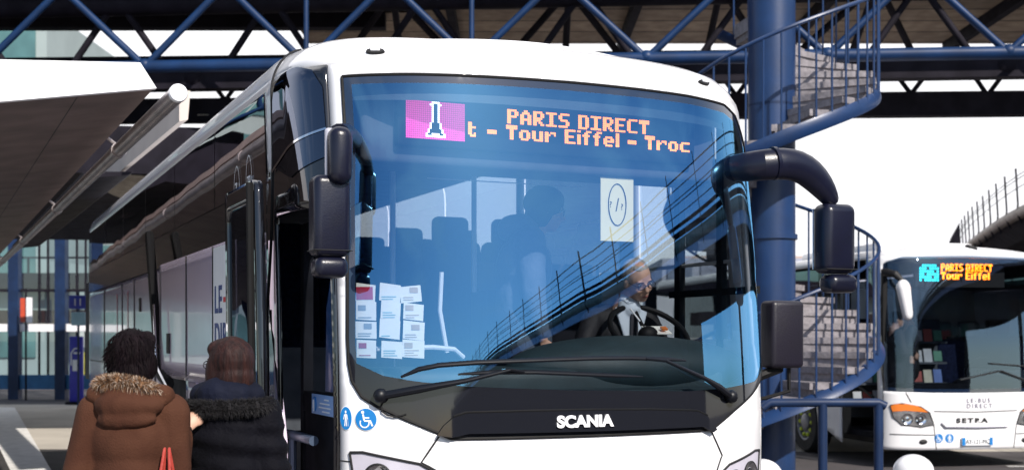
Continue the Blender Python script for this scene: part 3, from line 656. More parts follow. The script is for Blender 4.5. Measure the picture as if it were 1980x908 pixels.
def seat(x, y, z, m=SEATF, nm='seat', wd=.44, ht=.78):
    s_ = MB(); s_.rbox((x, y, z+.42), (wd, .46, .14), .05, 3); so = s_.build(nm, m, bus)
    s_ = MB(); s_.rbox((x, y+.25, z+.42+ht/2), (wd, .12, ht), .05, 3, Matrix.Rotation(rad(-8), 3, 'X')); s_.build('backrest', m, so)
    s_ = MB(); s_.rbox((x, y+.31, z+.42+ht+.07), (wd*.62, .10, .2), .045, 3); s_.build('headrest', m, so)
    s_ = MB(); s_.box((x, y, z+.18), (.3, .3, .34)); s_.build('seat_base', INTD, so, False)
seat(.74, 1.28, .85, INTD, 'driver_seat', .5, .7)
for k in range(7):
    for x in (-.93, -.47, .47, .93):
        if k == 0 and x < 0: continue
        seat(x, 2.75+k*.95, 1.25)
for c_, d_ in (((.30, 1.75, 1.6), (.04, .9, .9)), ((.78, 2.25, 1.75), (.9, .04, 1.0)), ((-.7, 2.2, 1.45), (.9, .04, .5))):
    pt = MB(); pt.box(c_, d_); pt.build('partition', INTM, bus, False)
po = MB(); po.tube([(-.42, .9, 2.10), (-.43, .9, 1.9), (-.39, .9, 1.68)], .012, 8); po.tube([(-1.05, .45, 1.70), (-.62, .50, 1.71), (-.50, .52, 1.70), (-.44, .55, 1.66)], .013, 8); po.tube([(-.25, 2.2, 1.2), (-.25, 2.2, 3.0)], .018, 8); po.tube([(.30, 2.2, 1.2), (.30, 2.2, 3.0)], .018, 8)
po.build('grab_rail', mat('pale_rail', (.75, .8, .85), .3, var=.05), bus)
bl = MB(); bl.box((-.05, .9, 2.588), (.9, .01, .004)); bl.build('blind_edge', WHITEST, bus, False)
# run number sheet hung in the windscreen
sh = MB(); sh.box((.405, .50, 2.425), (.195, .004, .33)); sho = sh.build('number_sheet', mat('cream_paper', (.95, .90, .58), .6, var=.03), bus, False)
sh = MB(); sh.tube([(.405+.052*math.cos(2*math.pi*k/40), .496, 2.45+.108*math.sin(2*math.pi*k/40)) for k in range(41)], .003, 5, False); sh.box((.405, .496, 2.45), (.005, .003, .07), Matrix.Rotation(rad(12), 3, 'Y')); sh.build('sheet_oval', INK, sho)
text('?', .045, INK, 'sheet_mark', sho, (.358, .496, 2.435), depth=.001); text('?', .045, INK, 'sheet_mark', sho, (.425, .496, 2.425), depth=.001)
# leaflets stuck inside the windscreen
rl = random.Random(3); k = 0
PRN = [mat('print_grey', (.3, .34, .38), .7, var=.3), mat('print_teal', (.30, .55, .60), .7, var=.3), mat('print_sand', (.6, .5, .4), .7, var=.3), mat('print_red', (.45, .01, .05), .7, var=.3)]
for r_ in range(4):
    for c_ in range(3):
        s0 = -1.125+c_*.108+rl.uniform(-.008, .006); v0 = 1.665+r_*.086+rl.uniform(-.006, .004); wv_, hv_ = rl.uniform(.088, .104), rl.uniform(.074, .086); tl = rl.uniform(-.008, .008)
        lo = patches('leaflet', SH, [([(s0, v0+tl), (s0+wv_, v0-tl), (s0+wv_+tl, v0+hv_-tl), (s0+tl, v0+hv_+tl)], [])], PAPER, bus, off=-.02-.002*(k % 3), g=.05)
        pr = [(rect(s0+.012, s0+rl.uniform(.05, .080), v0+.010+q*.011, v0+.0135+q*.011), []) for q in range(rl.randint(1, 3))]
        if k % 3 != 1: pr += [(rect(s0+.012+.03*(k % 2), s0+.05+.03*(k % 2), v0+.044, v0+.068), [])]
        if (r_, c_) == (3, 0): pr = [(rect(s0+.005, s0+.085, v0+.012, v0+.07), [])]
        patches('leaflet_print', SH, pr, PRN[3 if (r_, c_) in ((3, 0), (0, 0)) else k % 3], lo, off=-.0175-.002*(k % 3), g=.05)
        k += 1

# ------------------------------------------------------------------ STATION STRUCTURE
def beam(mb, a, b, w_, h_):
    a, b = Vector(a), Vector(b); d = b-a; R_ = d.to_track_quat('X', 'Z').to_matrix()
    mb.box((a+b)/2, (d.length, w_, h_), R_)
def pxp(x, y, Y): return Vector(((x-990)/2385*Y, Y, EYE-(y-655)/2385*Y))
# near roof truss
TA, TB = Vector((-4.51, 18.75, 5.9)), Vector((6.40, 17.96, 5.9)); TD = (TB-TA).normalized()
def on_truss(x, dy=0):
    # where the sight line of column x meets the truss plane (measured once from the photograph)
    k = (x-990)/2385; t = (TA.x-k*(TA.y+dy))/(k*TD.y-TD.x); return TA+TD*t+Vector((0, dy, 0))
nodes = [on_truss(x) for x in (-360, -40, 280, 592, 912, 1250, 1600, 1950, 2310)]
def truss(name, label, nodes, z0, z1, dy, rmain, rdiag, m, gap=0, verts=(), box=False):
    t = thing(name, label, 'roof truss', (nodes[4].x, nodes[4].y+dy, z0), 0)
    O = Vector(t.location); P = [n+Vector((0, dy, z0-n.z))-O for n in nodes]
    mb = MB(); 
    if box: beam(mb, P[0], P[-1], rmain*1.6, rmain*2)
    else: mb.tube([P[0], P[-1]], rmain, 20)
    mb.build('bottom_chord', m, t, not box)
    mb = MB(); up = Vector((0, 0, z1-z0)); mb.tube([P[0]+up, P[-1]+up], rmain, 16); mb.build('top_chord', m, t)
    g = TD*gap
    for a, b in zip(P, P[1:]):
        mid = (a+b)/2+up
        for q, sg in ((a, 1), (b, -1)):
            mb = MB(); mb.tube([q+g*sg, mid-g*sg*.2], rdiag, 12); mb.build('brace', m, t)
    for i in verts:
        mb = MB(); mb.tube([P[i], P[i]+up], rdiag*.72, 10); mb.build('post', m, t)
    for i in range(len(P)):
        mb = MB(); mb.ell(P[i]+Vector((0, 0, .02)), (rmain*1.25, rmain*1.15, rmain*1.1), None, 14, 8); mb.build('node', m, t)
    return t
truss('roof_truss', 'bright blue tubular truss under the roof edge, the one nearest the coach', nodes, 5.9, 7.12, 0, .095, .055, BLUE_T, verts=(3, 4))
truss('roof_truss', 'dark steel truss just behind the bright blue tubular truss', [n+TD*.45 for n in nodes], 5.97, 7.2, 1.3, .17, .055, DARKST, gap=.36, box=True)
rl = random.Random(5)
# lower far girder with lattice
g2 = thing('lattice_girder', 'dark far girder with open lattice crossing below the station roof', 'girder', (0, 23.4, 5.9))
mb = MB(); a, b = Vector((-14, .65, .22)), Vector((14, -.65, .22)); beam(mb, a, b, .3, .44); mb.build('bottom_beam', DARKST, g2, False)
mb = MB(); beam(mb, a+Vector((0, 0, .86)), b+Vector((0, 0, .86)), .3, .34); mb.build('top_beam', DARKST, g2, False)
for k in range(17):
    x = -12.6+k*1.62
    for (x0, x1) in ((x, x+.38), (x+.38+.05, x+.85)) if k % 2 else ((x+.2, x+.62), (x+.62, x+1.05)):
        mb = MB(); mb.tube([(x0, -x0*.046, .99), (x1, -x1*.046, .42)] if (x0 == x or x0 == x+.2) else [(x1, -x1*.046, .99), (x0, -x0*.046, .42)], .045, 8); mb.build('lattice_bar', DARKST, g2)
for k in range(6):
    mb = MB(); mb.tube([(-6+k*3.1, .35-k*.15-.19, .12), (-5.78+k*3.1, .35-k*.15-.20, .12)], .035, 8); mb.build('lamp_fitting', CREAM, g2)
# roof decks
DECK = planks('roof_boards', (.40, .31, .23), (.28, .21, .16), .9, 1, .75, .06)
dk = thing('station_roof', 'brown boarded station roof slab on the right above the trusses', 'roof', (4, 20, 8.3))
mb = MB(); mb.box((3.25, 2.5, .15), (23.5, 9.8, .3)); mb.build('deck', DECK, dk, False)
for x in (-5.2, -1.6, 2.0, 5.6, 9.2, 12.8):
    mb = MB(); mb.box((x, 2.5, -.12), (.16, 9.6, .24)); mb.build('joist', DARKST, dk, False)
dk2 = thing('station_roof', 'dark left roof slab over the shelters, with daylight beyond it', 'roof', (-9, 19, 8.3))
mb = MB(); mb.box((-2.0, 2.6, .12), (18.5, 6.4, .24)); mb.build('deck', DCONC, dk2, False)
mb = MB(); mb.box((-2.3, 5.9, -.05), (17.5, .3, .5)); mb.build('edge_beam', DARKST, dk2, False)
# struts of space frame between trusses and deck
for k, (x, y) in enumerate(((740, 30), (1110, 0), (1430, 5), (1760, 5))):
    p = on_truss(x); t = thing('frame_node', ['dark joint of struts above the orange display', 'dark joint of struts left of the spiral stair', 'dark joint of struts touching the blue column', 'dark joint of struts right of the spiral stair'][k], 'roof joint', (p.x, p.y+1.6, 7.4), 0, 'dark roof joints')
    mb = MB(); mb.ell((0, 0, 0), (.22, .22, .18)); mb.build('ball', DARKST, t)
    for dx, dyy, dz in ((-1.2, 1.6, -1.0), (1.2, 1.6, -1.0), (-1.3, 1.6, .85), (1.3, 1.6, .85), (0, 2.2, -1.1)):
        mb = MB(); mb.tube([(0, 0, 0), (dx, dyy, dz)], .06, 8); mb.build('strut', DARKST, t)

# spiral stair round the blue column
SC = Vector(((1492-990)/2385*15.2, 15.2, 0)); RR = 1.27
col_ = thing('column', 'large round blue steel column inside the spiral stair', 'column', (SC.x, SC.y, 0))
mb = MB(); mb.lathe([(.34, 0), (.34, .06), (.288, .08), (.288, 8.25), (.001, 8.25)], (0, 0, 0), 48); mb.build('shaft', BLUE, col_)
mb = MB(); mb.lathe([(.40, 7.7), (.40, 8.2), (.288, 8.2)], (0, 0, 0), 40); mb.build('collar', BLUE, col_)
for zf in (3.0, 6.1):
    mb = MB(); mb.lathe([(.288, zf-.03), (.315, zf-.03), (.315, zf+.03), (.288, zf+.03)], (0, 0, 0), 40); fl_b = mb.build('flange', BLUE, col_)
mb = MB(); mb.lathe([(.2885, 4.6), (.291, 4.6), (.291, 4.63), (.2885, 4.63)], (0, 0, 0), 40); mb.build('weld_band', BLUED, col_)
stair = thing('spiral_stair', 'blue spiral staircase with pale stone treads winding round the column', 'staircase', (SC.x, SC.y, 0))
PITCH = 3.1
def hz(th): return 4.87+PITCH*(th-360)/360
def hp_(th, r, dz=0): return Vector((r*math.cos(rad(th)), r*math.sin(rad(th)), hz(th)+dz))
t0, t1 = -200, 470
def helixtube(name, r, dz, rt, m, a=t0, b=t1, flat=None):
    mb = MB(); mb.tube([hp_(th, r, dz) for th in range(a, b+1, 5)], rt, 8, True, flat); return mb.build(name, m, stair)
helixtube('stringer', RR, -.02, [(.085, .018)]*len(range(t0, t1+1, 5)), BLUE, flat=(0, 0, 1))
helixtube('handrail', RR, 1.20, .024, BLUE)
nb = 0
for th in range(t0+4, t1, 9):
    mb = MB(); mb.tube([hp_(th, RR, 0), hp_(th, RR, 1.19)], .0125, 6); mb.build('baluster', BLUE, stair); nb += 1
step = 20.0; n = int((t1-t0)/step)
for k in range(n):
    a0 = t0+k*step; z = hz(a0+step)+.0; mb = MB(); q = []
    for r_ in (.29, RR-.03):
        for a in (a0-2, a0+step/2, a0+step): q.append((r_*math.cos(rad(a)), r_*math.sin(rad(a))))
    poly = [q[0], q[3], q[4], q[5], q[2], q[1]]
    mb.prism(poly, 2, z-.075, z)
    rp = [q[2], q[5], (q[5][0]*.985-q[5][1]*.03, q[5][1]*.985+q[5][0]*.03), (q[2][0]-q[2][1]*.03, q[2][1]+q[2][0]*.03)]
    mb.prism(rp, 2, z, z+.175)
    mb.build('tread', STONE, stair, False)

# barrier in front of the stair, bollards
br = thing('barrier', 'blue tubular barrier rail on two posts in front of the second bus', 'barrier', (2.55, 10.6, 0))
mb = MB(); z = 1.205; mb.tube([(-.40, 0, z-.05), (-.33, 0, z), (.60, 0, z), (.66, 0, z-.03)], .038, 12); mb.build('top_rail', BLUED, br)
for x in (.12, .60):
    mb = MB(); mb.tube([(x, 0, 0), (x, 0, z-.01)], .040, 12); mb.build('post', BLUED, br)
for k, (x, y, Y, lb) in enumerate(((1474, 886, 9.0, 'white domed bollard half hidden by the nose of the coach'), (1766, 877, 9.2, 'white domed bollard standing clear at the foot of the picture, right'))):
    b_ = thing('bollard', lb, 'bollard', ((x-990)/2385*Y, Y, 0), 0, 'white bollards'); top = EYE-(y-655)/2385*Y
    mb = MB(); mb.lathe([(.14, 0), (.14, top-.13)]+[(.15*math.cos(rad(a)), top-.13+.13*math.sin(rad(a))) for a in range(0, 91, 10)], (0, 0, 0), 32); mb.build('dome', WHITE, b_)
    mb = MB(); mb.lathe([(.19, 0), (.19, .04), (.14, .05)], (0, 0, 0), 32); mb.build('base_plate', DARKST, b_)

# left canopy over the boarding platform
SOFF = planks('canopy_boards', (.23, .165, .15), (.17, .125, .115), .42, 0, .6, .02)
FASC = mat('fascia_white', (.80, .80, .84), .4, var=.05)
cn = thing('canopy', 'platform canopy with white fascia and dark boarded underside at upper left', 'canopy', (-2.02, 7.0, 0), rad(25.6))
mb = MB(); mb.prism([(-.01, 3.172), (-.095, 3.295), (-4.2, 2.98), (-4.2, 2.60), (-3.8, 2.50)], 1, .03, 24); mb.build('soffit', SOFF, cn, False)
mb = MB(); mb.prism([(0, 3.168), (-.09, 3.305), (-4.2, 3.0), (-4.2, 2.43)], 1, -.02, .03); mb.build('fascia', FASC, cn, False)
for y in (3, 11, 19):
    mb = MB(); mb.tube([(-3.6, y, 0.0), (-3.6, y, 2.6)], .09, 14); mb.build('post', BLUED, cn)
gt = thing('gutter_pipe', 'long round metal pipe with white end cap beside the canopy edge', 'pipe', (-1.79, 6.6, 3.06), rad(25.6))
GUT = mat('gutter_metal', (.42, .37, .37), .3, metal=.6, var=.3, vscale=4)
mb = MB(); mb.tube([(0, 0, 0), (0, 24, 0)], .046, 24); mb.build('pipe', GUT, gt)
mb = MB(); mb.lathe([(.049, 0), (.049, .03), (.044, .036), (.001, .037)], (0, 0, 0), 32, Matrix.Rotation(rad(90), 3, 'X')); mb.build('end_cap', WHITE, gt)
for y in (2.2, 6.5, 11, 15.5, 20):
    mb = MB(); mb.lathe([(.046, -.04), (.053, -.04), (.053, .04), (.046, .04)], (0, y, 0), 24, Matrix.Rotation(rad(90), 3, 'X')); mb.tube([(0, y, .03), (-.07, y, .08)], .012, 6); mb.build('pipe_bracket', GUT, gt)
# second canopy behind
c2 = thing('canopy', 'narrow cream canopy edge seen behind the long metal pipe', 'canopy', (-2.66, 10.2, 0), rad(25.6))
mb = MB(); mb.prism([(0, 3.80), (-.02, 3.56), (-.09, 3.54), (-.09, 3.80)], 1, 0, 14); mb.build('panel', CREAM, c2, False)
mb = MB(); mb.prism([(0, 3.50), (-.06, 3.46), (-.5, 3.40), (-.5, 3.47)], 1, 3, 14); mb.build('soffit', DARKST, c2, False)
c3 = thing('canopy', 'dark flat canopy over the glass waiting hall at far left', 'canopy', (-9.3, 24, 0), rad(8))
mb = MB(); mb.prism([(-5, 4.35), (3.9, 4.35), (4.0, 4.9), (3.7, 5.1), (-5, 5.1)], 1, -5, 8.6); mb.build('slab', DARKST, c3, False)
mb = MB(); mb.ell((2.6, -3, 4.33), (.75, 2.0, .12), None, 24, 8); mb.build('soffit_panel', CONC, c3)

# glass waiting hall at left
GY = 36.0
hall = thing('waiting_hall', 'glazed bus station hall with dark blue posts and white rail, far left', 'building', (-12.6, GY, 0))
def hx(x): return (x-990)/2385*GY+12.6
def hzz(y): return EYE-(y-655)/2385*GY
for x in (-150, -60, 29, 119, 195):
    mb = MB(); mb.box((hx(x), 0, hzz(440)/2), (.30, .3, hzz(440))); mb.build('post', BLUED, hall, False)
mb = MB(); mb.box((hx(20), 0, hzz(428)), (7.5, .4, .45)); mb.build('roof_beam', DARKST, hall, False)
mb = MB(); mb.box((hx(20), .02, hzz(633)), (7.2, .12, .22)); mb.build('white_rail', FASC, hall, False)
mb = MB(); mb.box((hx(20), .02, hzz(738)), (7.2, .14, .42)); mb.build('blue_plinth', mat('plinth_blue', (.02, .14, .32), .5, var=.2), hall, False)
mb = MB(); mb.box((hx(20), .02, hzz(561)), (7.2, .06, .08)); mb.build('mullion', DARKST, hall, False)
for x in (75, 92, 148, 165):
    mb = MB(); mb.box((hx(x), .03, 2.8), (.05, .06, 4.4)); mb.build('mullion', DARKST, hall, False)
for x0, x1 in ((-150, -60), (-60, 29), (29, 119), (119, 195)):
    mb = MB(); mb.add([(hx(x0), .05, .3), (hx(x1), .05, .3), (hx(x1), .05, 5), (hx(x0), .05, 5)], [(0, 1, 2, 3)]); mb.build('pane', CLEARG, hall, False)
mb = MB(); mb.box((hx(40), 9, 2.55), (10, .6, .5)); mb.build('back_wall', DCONC, hall, False)
KC = [(.6, .08, .06), (.05, .2, .5), (.7, .6, .1), (.05, .4, .3), (.5, .5, .5)]
for k in range(12):
    x = rl.uniform(-20, 185); mb = MB(); mb.box((hx(x)*1.02, 6, rl.uniform(.6, 2.0)), (rl.uniform(.15, .4), .1, rl.uniform(.3, .9))); mb.build('display_board', mat('board_%d' % k, KC[k % 5], .5, var=.2), hall, False)
via = thing('viaduct', 'dark distant viaduct seen through the waiting hall glass', 'viaduct', (-22, 58, 0))
mb = MB(); mb.box((0, 0, 4.4), (30, 4, .7)); mb.build('deck', DARKST, via, False)
for k in range(9):
    mb = MB(); mb.box((-12+k*3, -1.9, 5.0), (.08, .08, .9)); mb.build('rail_post', DARKST, via, False)
mb = MB(); mb.box((0, -1.9, 5.45), (30, .06, .08)); mb.build('rail', DARKST, via, False)
for x in (-8, 3): mb = MB(); mb.box((x, 0, 2.0), (.7, 1.2, 4.1)); mb.build('pier', DCONC, via, False)
# signs at left
tot = thing('totem_sign', 'tall blue totem sign with white bus symbol standing by the hall', 'sign', tuple(pxp(148, 655, 33))[:2]+(0,))
mb = MB(); mb.rbox((0, 0, .95), (.36, .12, 1.75), .03, 2); mb.build('panel', mat('totem_blue', (.03, .03, .42), .4, var=.15), tot)
mb = MB(); mb.rbox((-.0, -.07, 1.05), (.17, .02, .30), .03, 2); mb.rbox((.03, -.07, 1.38), (.18, .02, .05), .01, 2); mb.tube([(-.12, -.07, 1.05), (-.12, -.07, 1.38), (-.03, -.07, 1.5), (.1, -.07, 1.5)], .02, 6); mb.build('symbol', WHITEST, tot)
mb = MB(); mb.box((0, 0, .04), (.5, .3, .08)); mb.build('foot', DARKST, tot, False)
sg_ = thing('stop_sign', 'purple-blue number 11 sign above a pale cyan sign on a pole', 'sign', tuple(pxp(150, 655, 31))[:2]+(0,))
mb = MB(); mb.tube([(0, 0.05, 0), (0, .05, 2.95)], .03, 8); mb.build('pole', BLUED, sg_)
mb = MB(); mb.rbox((0, 0, 2.68), (.44, .05, .34), .02, 2); mb.build('number_plate', mat('plate_blue', (.04, .06, .45), .4, var=.1), sg_)
text('11', .26, WHITEST, 'number', sg_, (-.12, -.03, 2.59))
mb = MB(); mb.rbox((.02, 0, 2.26), (.36, .05, .34), .02, 2); mb.build('info_plate', mat('plate_cyan', (.35, .6, .75), .4, var=.1), sg_)
rs = thing('notice_board', 'red and white notice board hanging behind a blue post of the hall', 'sign', tuple(pxp(50, 655, 35.3))[:2]+(2.0,))
mb = MB(); mb.box((-.07, 0, .58), (.16, .05, .68)); mb.build('red_panel', mat('board_red', (.55, .07, .03), .5, var=.15), rs, False)
mb = MB(); mb.box((.10, 0, .58), (.16, .05, .72)); mb.build('white_panel', FASC, rs, False)
mb = MB(); mb.tube([(0, 0, -2), (0, 0, 1.2)], .03, 8); mb.build('pole', DARKST, rs)

# far buildings
fb = thing('building', 'pale glass-fronted building far off behind the truss at top left', 'building', (-31, 62, 0))
GRN = mat('far_green_glass', (.10, .22, .22), .15, coat=.5, var=.5, vscale=.4)
mb = MB(); mb.box((0, 0, 8.5), (19, 10, 17)); mb.build('wall', mat('far_wall', (.30, .36, .36), .7, var=.2, vscale=.3), fb, False)
for fl_ in range(5):
    for k in range(6):
        mb = MB(); mb.box((-7.8+k*3.1, -5.05, 2+fl_*3.3), (2.6, .1, 2.2)); mb.build('window', GRN, fb, False)
wb = thing('building', 'long pale low building on the horizon behind the stair balusters', 'building', (24, 86, 0))
mb = MB(); mb.box((0, 0, 3.6), (26, 10, 7.2)); mb.build('wall', mat('pale_wall', (.5, .38, .34), .7, var=.15, vscale=.5), wb, False)
for k in range(8): mb = MB(); mb.box((-11+k*3, -5.04, 4.5), (1.6, .08, 1.2)); mb.build('window', GRN, wb, False)
gb = thing('building', 'grid-fronted pale office building behind the stair and second bus', 'building', (9.5, 42, 0))
mb = MB(); mb.box((0, 0, 2.15), (9.5, 6, 4.3)); mb.build('wall', mat('office_wall', (.36, .38, .48), .6, var=.15, vscale=.6), gb, False)
for fl_ in range(4):
    for k in range(9):
        mb = MB(); mb.box((-4.2+k*1.05, -3.03, .6+fl_*1.05), (.78, .06, .7)); mb.build('window', mat('office_glass_%d' % (k % 3), [(.16, .2, .3), (.3, .32, .42), (.35, .22, .2)][k % 3], .2, coat=.5, var=.3) if fl_ == 0 and k < 3 else bpy.data.materials['office_glass_%d' % ((k+fl_) % 3 if fl_ or k > 2 else k % 3)], gb, False)

# elevated walkway: runs behind the camera side (it is what the windscreen mirrors) and away to the right
WK = [(24, -60), (19, -36), (15.6, -20), (15.0, -13), (14.6, -8.8), (13.9, -5.8), (12.7, -2.3), (12.1, .7), (11.8, 2.9), (11.9, 7.2), (12.3, 14.4), (12.8, 22), (14.05, 33), (16.4, 43), (19.3, 53), (23.6, 66), (31, 84)]
def cr(P, sub=6):
    out = []
    for i in range(len(P)-1):
        p0, p1, p2, p3 = P[max(i-1, 0)], P[i], P[i+1], P[min(i+2, len(P)-1)]
        for k in range(sub):
            t = k/sub; out.append(tuple(.5*((2*p1[j])+(-p0[j]+p2[j])*t+(2*p0[j]-5*p1[j]+4*p2[j]-p3[j])*t*t+(-p0[j]+3*p1[j]-3*p2[j]+p3[j])*t**3) for j in (0, 1)))
    return out+[P[-1]]
wk = thing('walkway', 'elevated walkway with picket railing curving away above the second bus', 'footbridge', (12, 0, 0))
path = cr(WK); nrm = []
for i in range(len(path)):
    a, b = path[max(0, i-1)], path[min(len(path)-1, i+1)]; d = Vector((b[0]-a[0], b[1]-a[1])).normalized(); nrm.append(Vector((d.y, -d.x)))
def wkp(i, off, z): return Vector((path[i][0]+nrm[i].x*off-12, path[i][1]+nrm[i].y*off, z))
def ribbon(name, prof, m):
    mb = MB(); n = len(prof); vs = [wkp(i, o_, z) for i in range(len(path)) for o_, z in prof]
    mb.add(vs, [(i*n+k, i*n+(k+1) % n, (i+1)*n+(k+1) % n, (i+1)*n+k) for i in range(len(path)-1) for k in range(n)]); return mb.build(name, m, wk, False)
WZ = 5.35
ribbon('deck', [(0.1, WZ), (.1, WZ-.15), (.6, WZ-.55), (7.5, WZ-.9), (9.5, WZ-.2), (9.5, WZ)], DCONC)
mb = MB(); mb.tube([wkp(i, 0, WZ-.02) for i in range(len(path))], .17, 12); mb.build('edge_tube', mat('edge_tube_tan', (.30, .24, .19), .5, var=.3), wk)
for zz, rr in ((.22, .075), (.42, .05)):
    mb = MB(); mb.tube([wkp(i, -.12, WZ+zz) for i in range(len(path)) if path[i][1] < 24], rr, 8); mb.build('cable_duct', DARKST, wk)
fs_ = MB(); ii = [i for i in range(len(path)) if path[i][1] < 24]
fs_.add([wkp(i, o_, z) for i in ii for o_, z in ((-.06, WZ-.45), (-.06, WZ+.12), (.02, WZ+.12), (.02, WZ-.45))], [(a*4+k, a*4+(k+1) % 4, (a+1)*4+(k+1) % 4, (a+1)*4+k) for a in range(len(ii)-1) for k in range(4)])
fs_.build('fascia', mat('fascia_lilac', (.42, .44, .62), .5, var=.15), wk, False)
for q, zz in enumerate((.70, .95, 1.05, 1.3, 1.55)):
    mb = MB(); mb.tube([wkp(i, -.05, WZ+zz) for i in range(len(path)) if zz < 1.1 or path[i][1] < 24], .013 if q < 4 else .020, 6); mb.build('rail_wire', DARKST, wk)
# pickets at even spacing
acc = 0; last = Vector(path[0]); cnt = 0; allp = []
for i in range(1, len(path)):
    a, b = Vector(path[i-1]), Vector(path[i]); L = (b-a).length; s_ = 0
    acc += L
    if a.y > 24: n = max(1, round(L/1.25))
    elif acc > 2.3: n = 1; acc = 0
    else: n = 0
    for k in range(n):
        p = a.lerp(b, k/n); nn = nrm[i]; allp.append((p, nn))
sel = [q for q in allp if -50 < q[0].y < 75][:99]
for p, nn in sel:
    x, y = p.x-12-nn.x*.02, p.y-nn.y*.02
    mb = MB(); mb.tube([(x, y, WZ-.35), (x-nn.x*.12, y-nn.y*.12, WZ-.05), (x-nn.x*.10, y-nn.y*.10, WZ+.2), (x-nn.x*.16, y-nn.y*.16, WZ+(1.2 if p.y > 24 else 1.75))], .035 if p.y < 24 else .028, 6); mb.build('picket', DARKST, wk)
for y_, i in ((0, 20), (0, 42), (0, 58), (0, 74), (0, 88)):
    p = wkp(i, 4.5, 0); mb = MB(); mb.tube([p, (p.x, p.y, WZ-.5)], .35, 16); mb.build('pier', DCONC, wk)
uw = thing('undercroft_wall', 'dark retaining wall beneath the elevated walkway beside the forecourt', 'wall', (19.5, -16, 0))
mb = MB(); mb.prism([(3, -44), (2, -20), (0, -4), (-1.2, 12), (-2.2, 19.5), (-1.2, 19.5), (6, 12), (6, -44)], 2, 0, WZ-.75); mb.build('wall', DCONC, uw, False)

# ------------------------------------------------------------------ THE SECOND BUS
b2 = thing('city_coach', 'white low coach with dark windscreen and blurred orange display behind the blue barrier', 'bus', (6.29, 16.7, 0), rad(11.5))
S2 = Shell(1.25, .42, 2.9, 2.98, .17, lambda z: .05*(z-1.0)+.05*max(0, z-1.6)**2 if z > 1 else .02*(1-z))
L2 = 11.0
WG = glass('second_windscreen_glass', (.50, .55, .6), (.6, .8, 1), .08, .6, wave=.03)
ws2 = [(-1.30, 1.05), (-.7, 1.03), (0, 1.025), (.7, 1.03), (1.30, 1.05), (1.34, 1.4), (1.30, 2.3), (1.22, 2.78), (1.0, 2.85), (0, 2.87), (-1.0, 2.85), (-1.22, 2.78), (-1.30, 2.3), (-1.34, 1.4)]
low2 = [(-L2, .26)]+[(-4.55, .26), (-4.55, .26)]
def arch2(c): return [(c+.52*math.cos(rad(a)), max(.26, .50+.52*math.sin(rad(a)))) for a in range(0, 181, 12)]
yo = S2.S0-.42
patches('body', S2, [(rect(-1.42, 1.42, .26, 2.9), [ws2]), (rect(-L2, -3.2+.3, .26, 1.30)[:1]+arch2(-(8.2+yo))[::-1]+arch2(-(2.75+yo))[::-1]+[(-(1.45+yo), .26), (-(1.45+yo), 1.30), (-L2, 1.30)], [], .1),
    (rect(1.42, L2, .26, 1.30), [], .1), ([(-L2, 2.80), (-1.42, 2.86), (-1.42, 2.9), (1.42, 2.9), (1.42, 2.86), (L2, 2.80), (L2, S2.VE), (-L2, S2.VE)], [], .1)], WHITE, b2, thick=.02)
rc = MB(); rows = []
cs = [S2.S0*k/14 for k in range(15)]+[S2.S0+k*(L2-S2.S0)/10 for k in range(1, 11)]
for s_ in cs:
    a, b = S2(-s_, S2.VE), S2(s_, S2.VE); row = []
    for k in range(9):
        u = k/4-1; p = a.lerp(b, k/8); p.z += .06*(1-u*u)*min(1, s_); row.append(p)
    rows.append(row)
rc.add([p for r in rows for p in r], [(i*9+k, i*9+k+1, (i+1)*9+k+1, (i+1)*9+k) for i in range(len(rows)-1) for k in range(8)]); rc.build('roof', WHITE, b2)
mb = MB(); mb.rbox((-.1, 2.4, 3.06), (1.5, 2.6, .16), .06, 3); mb.build('roof_unit', WHITE, b2)
mb = MB(); mb.rbox((.2, .45, 3.02), (.16, .10, .05), .02, 2, Matrix.Rotation(rad(20), 3, 'Y')); mb.build('roof_camera', SEAM, b2)
gl2 = patches('windscreen', S2, [([(a*.97, 1.08+(b-1.03)*.985) for a, b in ws2], [])], WG, b2, off=.004, g=.08, ang=180)
patches('windscreen_border', S2, [(ws2, [[(a*.97, 1.08+(b-1.03)*.985) for a, b in ws2]])], FRIT, gl2, off=.002, g=.08)
patches('side_band', S2, [(rect(-L2, -(2.2+yo), 1.30, 2.80), [], .1), (rect(-1.6, -1.42, 1.30, 2.86), [], .1)], SIDEG, b2, off=.0)
patches('side_band', S2, [(rect(1.42, L2, 1.30, 2.80), [], .1)], SIDEG, b2, off=.0)
patches('door_window', S2, [([(-(2.2+yo), 1.30), (-(1.45+yo), .86), (-(1.45+yo), 2.84), (-(2.2+yo), 2.80)], [], .1)], BLACKG, b2, off=.006)
ring = [S2(-L2, v) for v in (.26, 1, 2, 2.8, 2.9, 3.0, 3.07)]; r2 = [Vector((-p.x, p.y, p.z)) for p in ring]
mb = MB(); mb.add(ring+r2[::-1], [tuple(range(14))]); mb.build('rear_wall', WHITE, b2, False)
mb = MB(); mb.box((.1, 5.6, .33), (2.2, 9.8, .1)); mb.build('underbody', RUBBER, b2, False)
mb = MB(); mb.box((.0, 1.2, .42), (2.3, 2.0, .08)); mb.box((0, 6.5, .8), (2.3, 8.6, .08)); mb.build('floor', INTD, b2, False)
mb = MB(); mb.box((0, 10.9, 1.7), (2.4, .05, 2.4)); mb.box((.1, 3.4, 1.2), (1.6, .05, 1.2)); mb.build('bulkhead', INTD, b2, False)
mb = MB(); mb.box((0, 5.8, 2.86), (2.3, 10, .04)); mb.build('ceiling', INTD, b2, False)
mb = MB(); mb.rbox((.1, .62, 1.02), (2.1, .5, .22), .06, 3); mb.ell((.55, .6, 1.10), (.55, .25, .16)); mb.build('dashboard', INTD, b2)
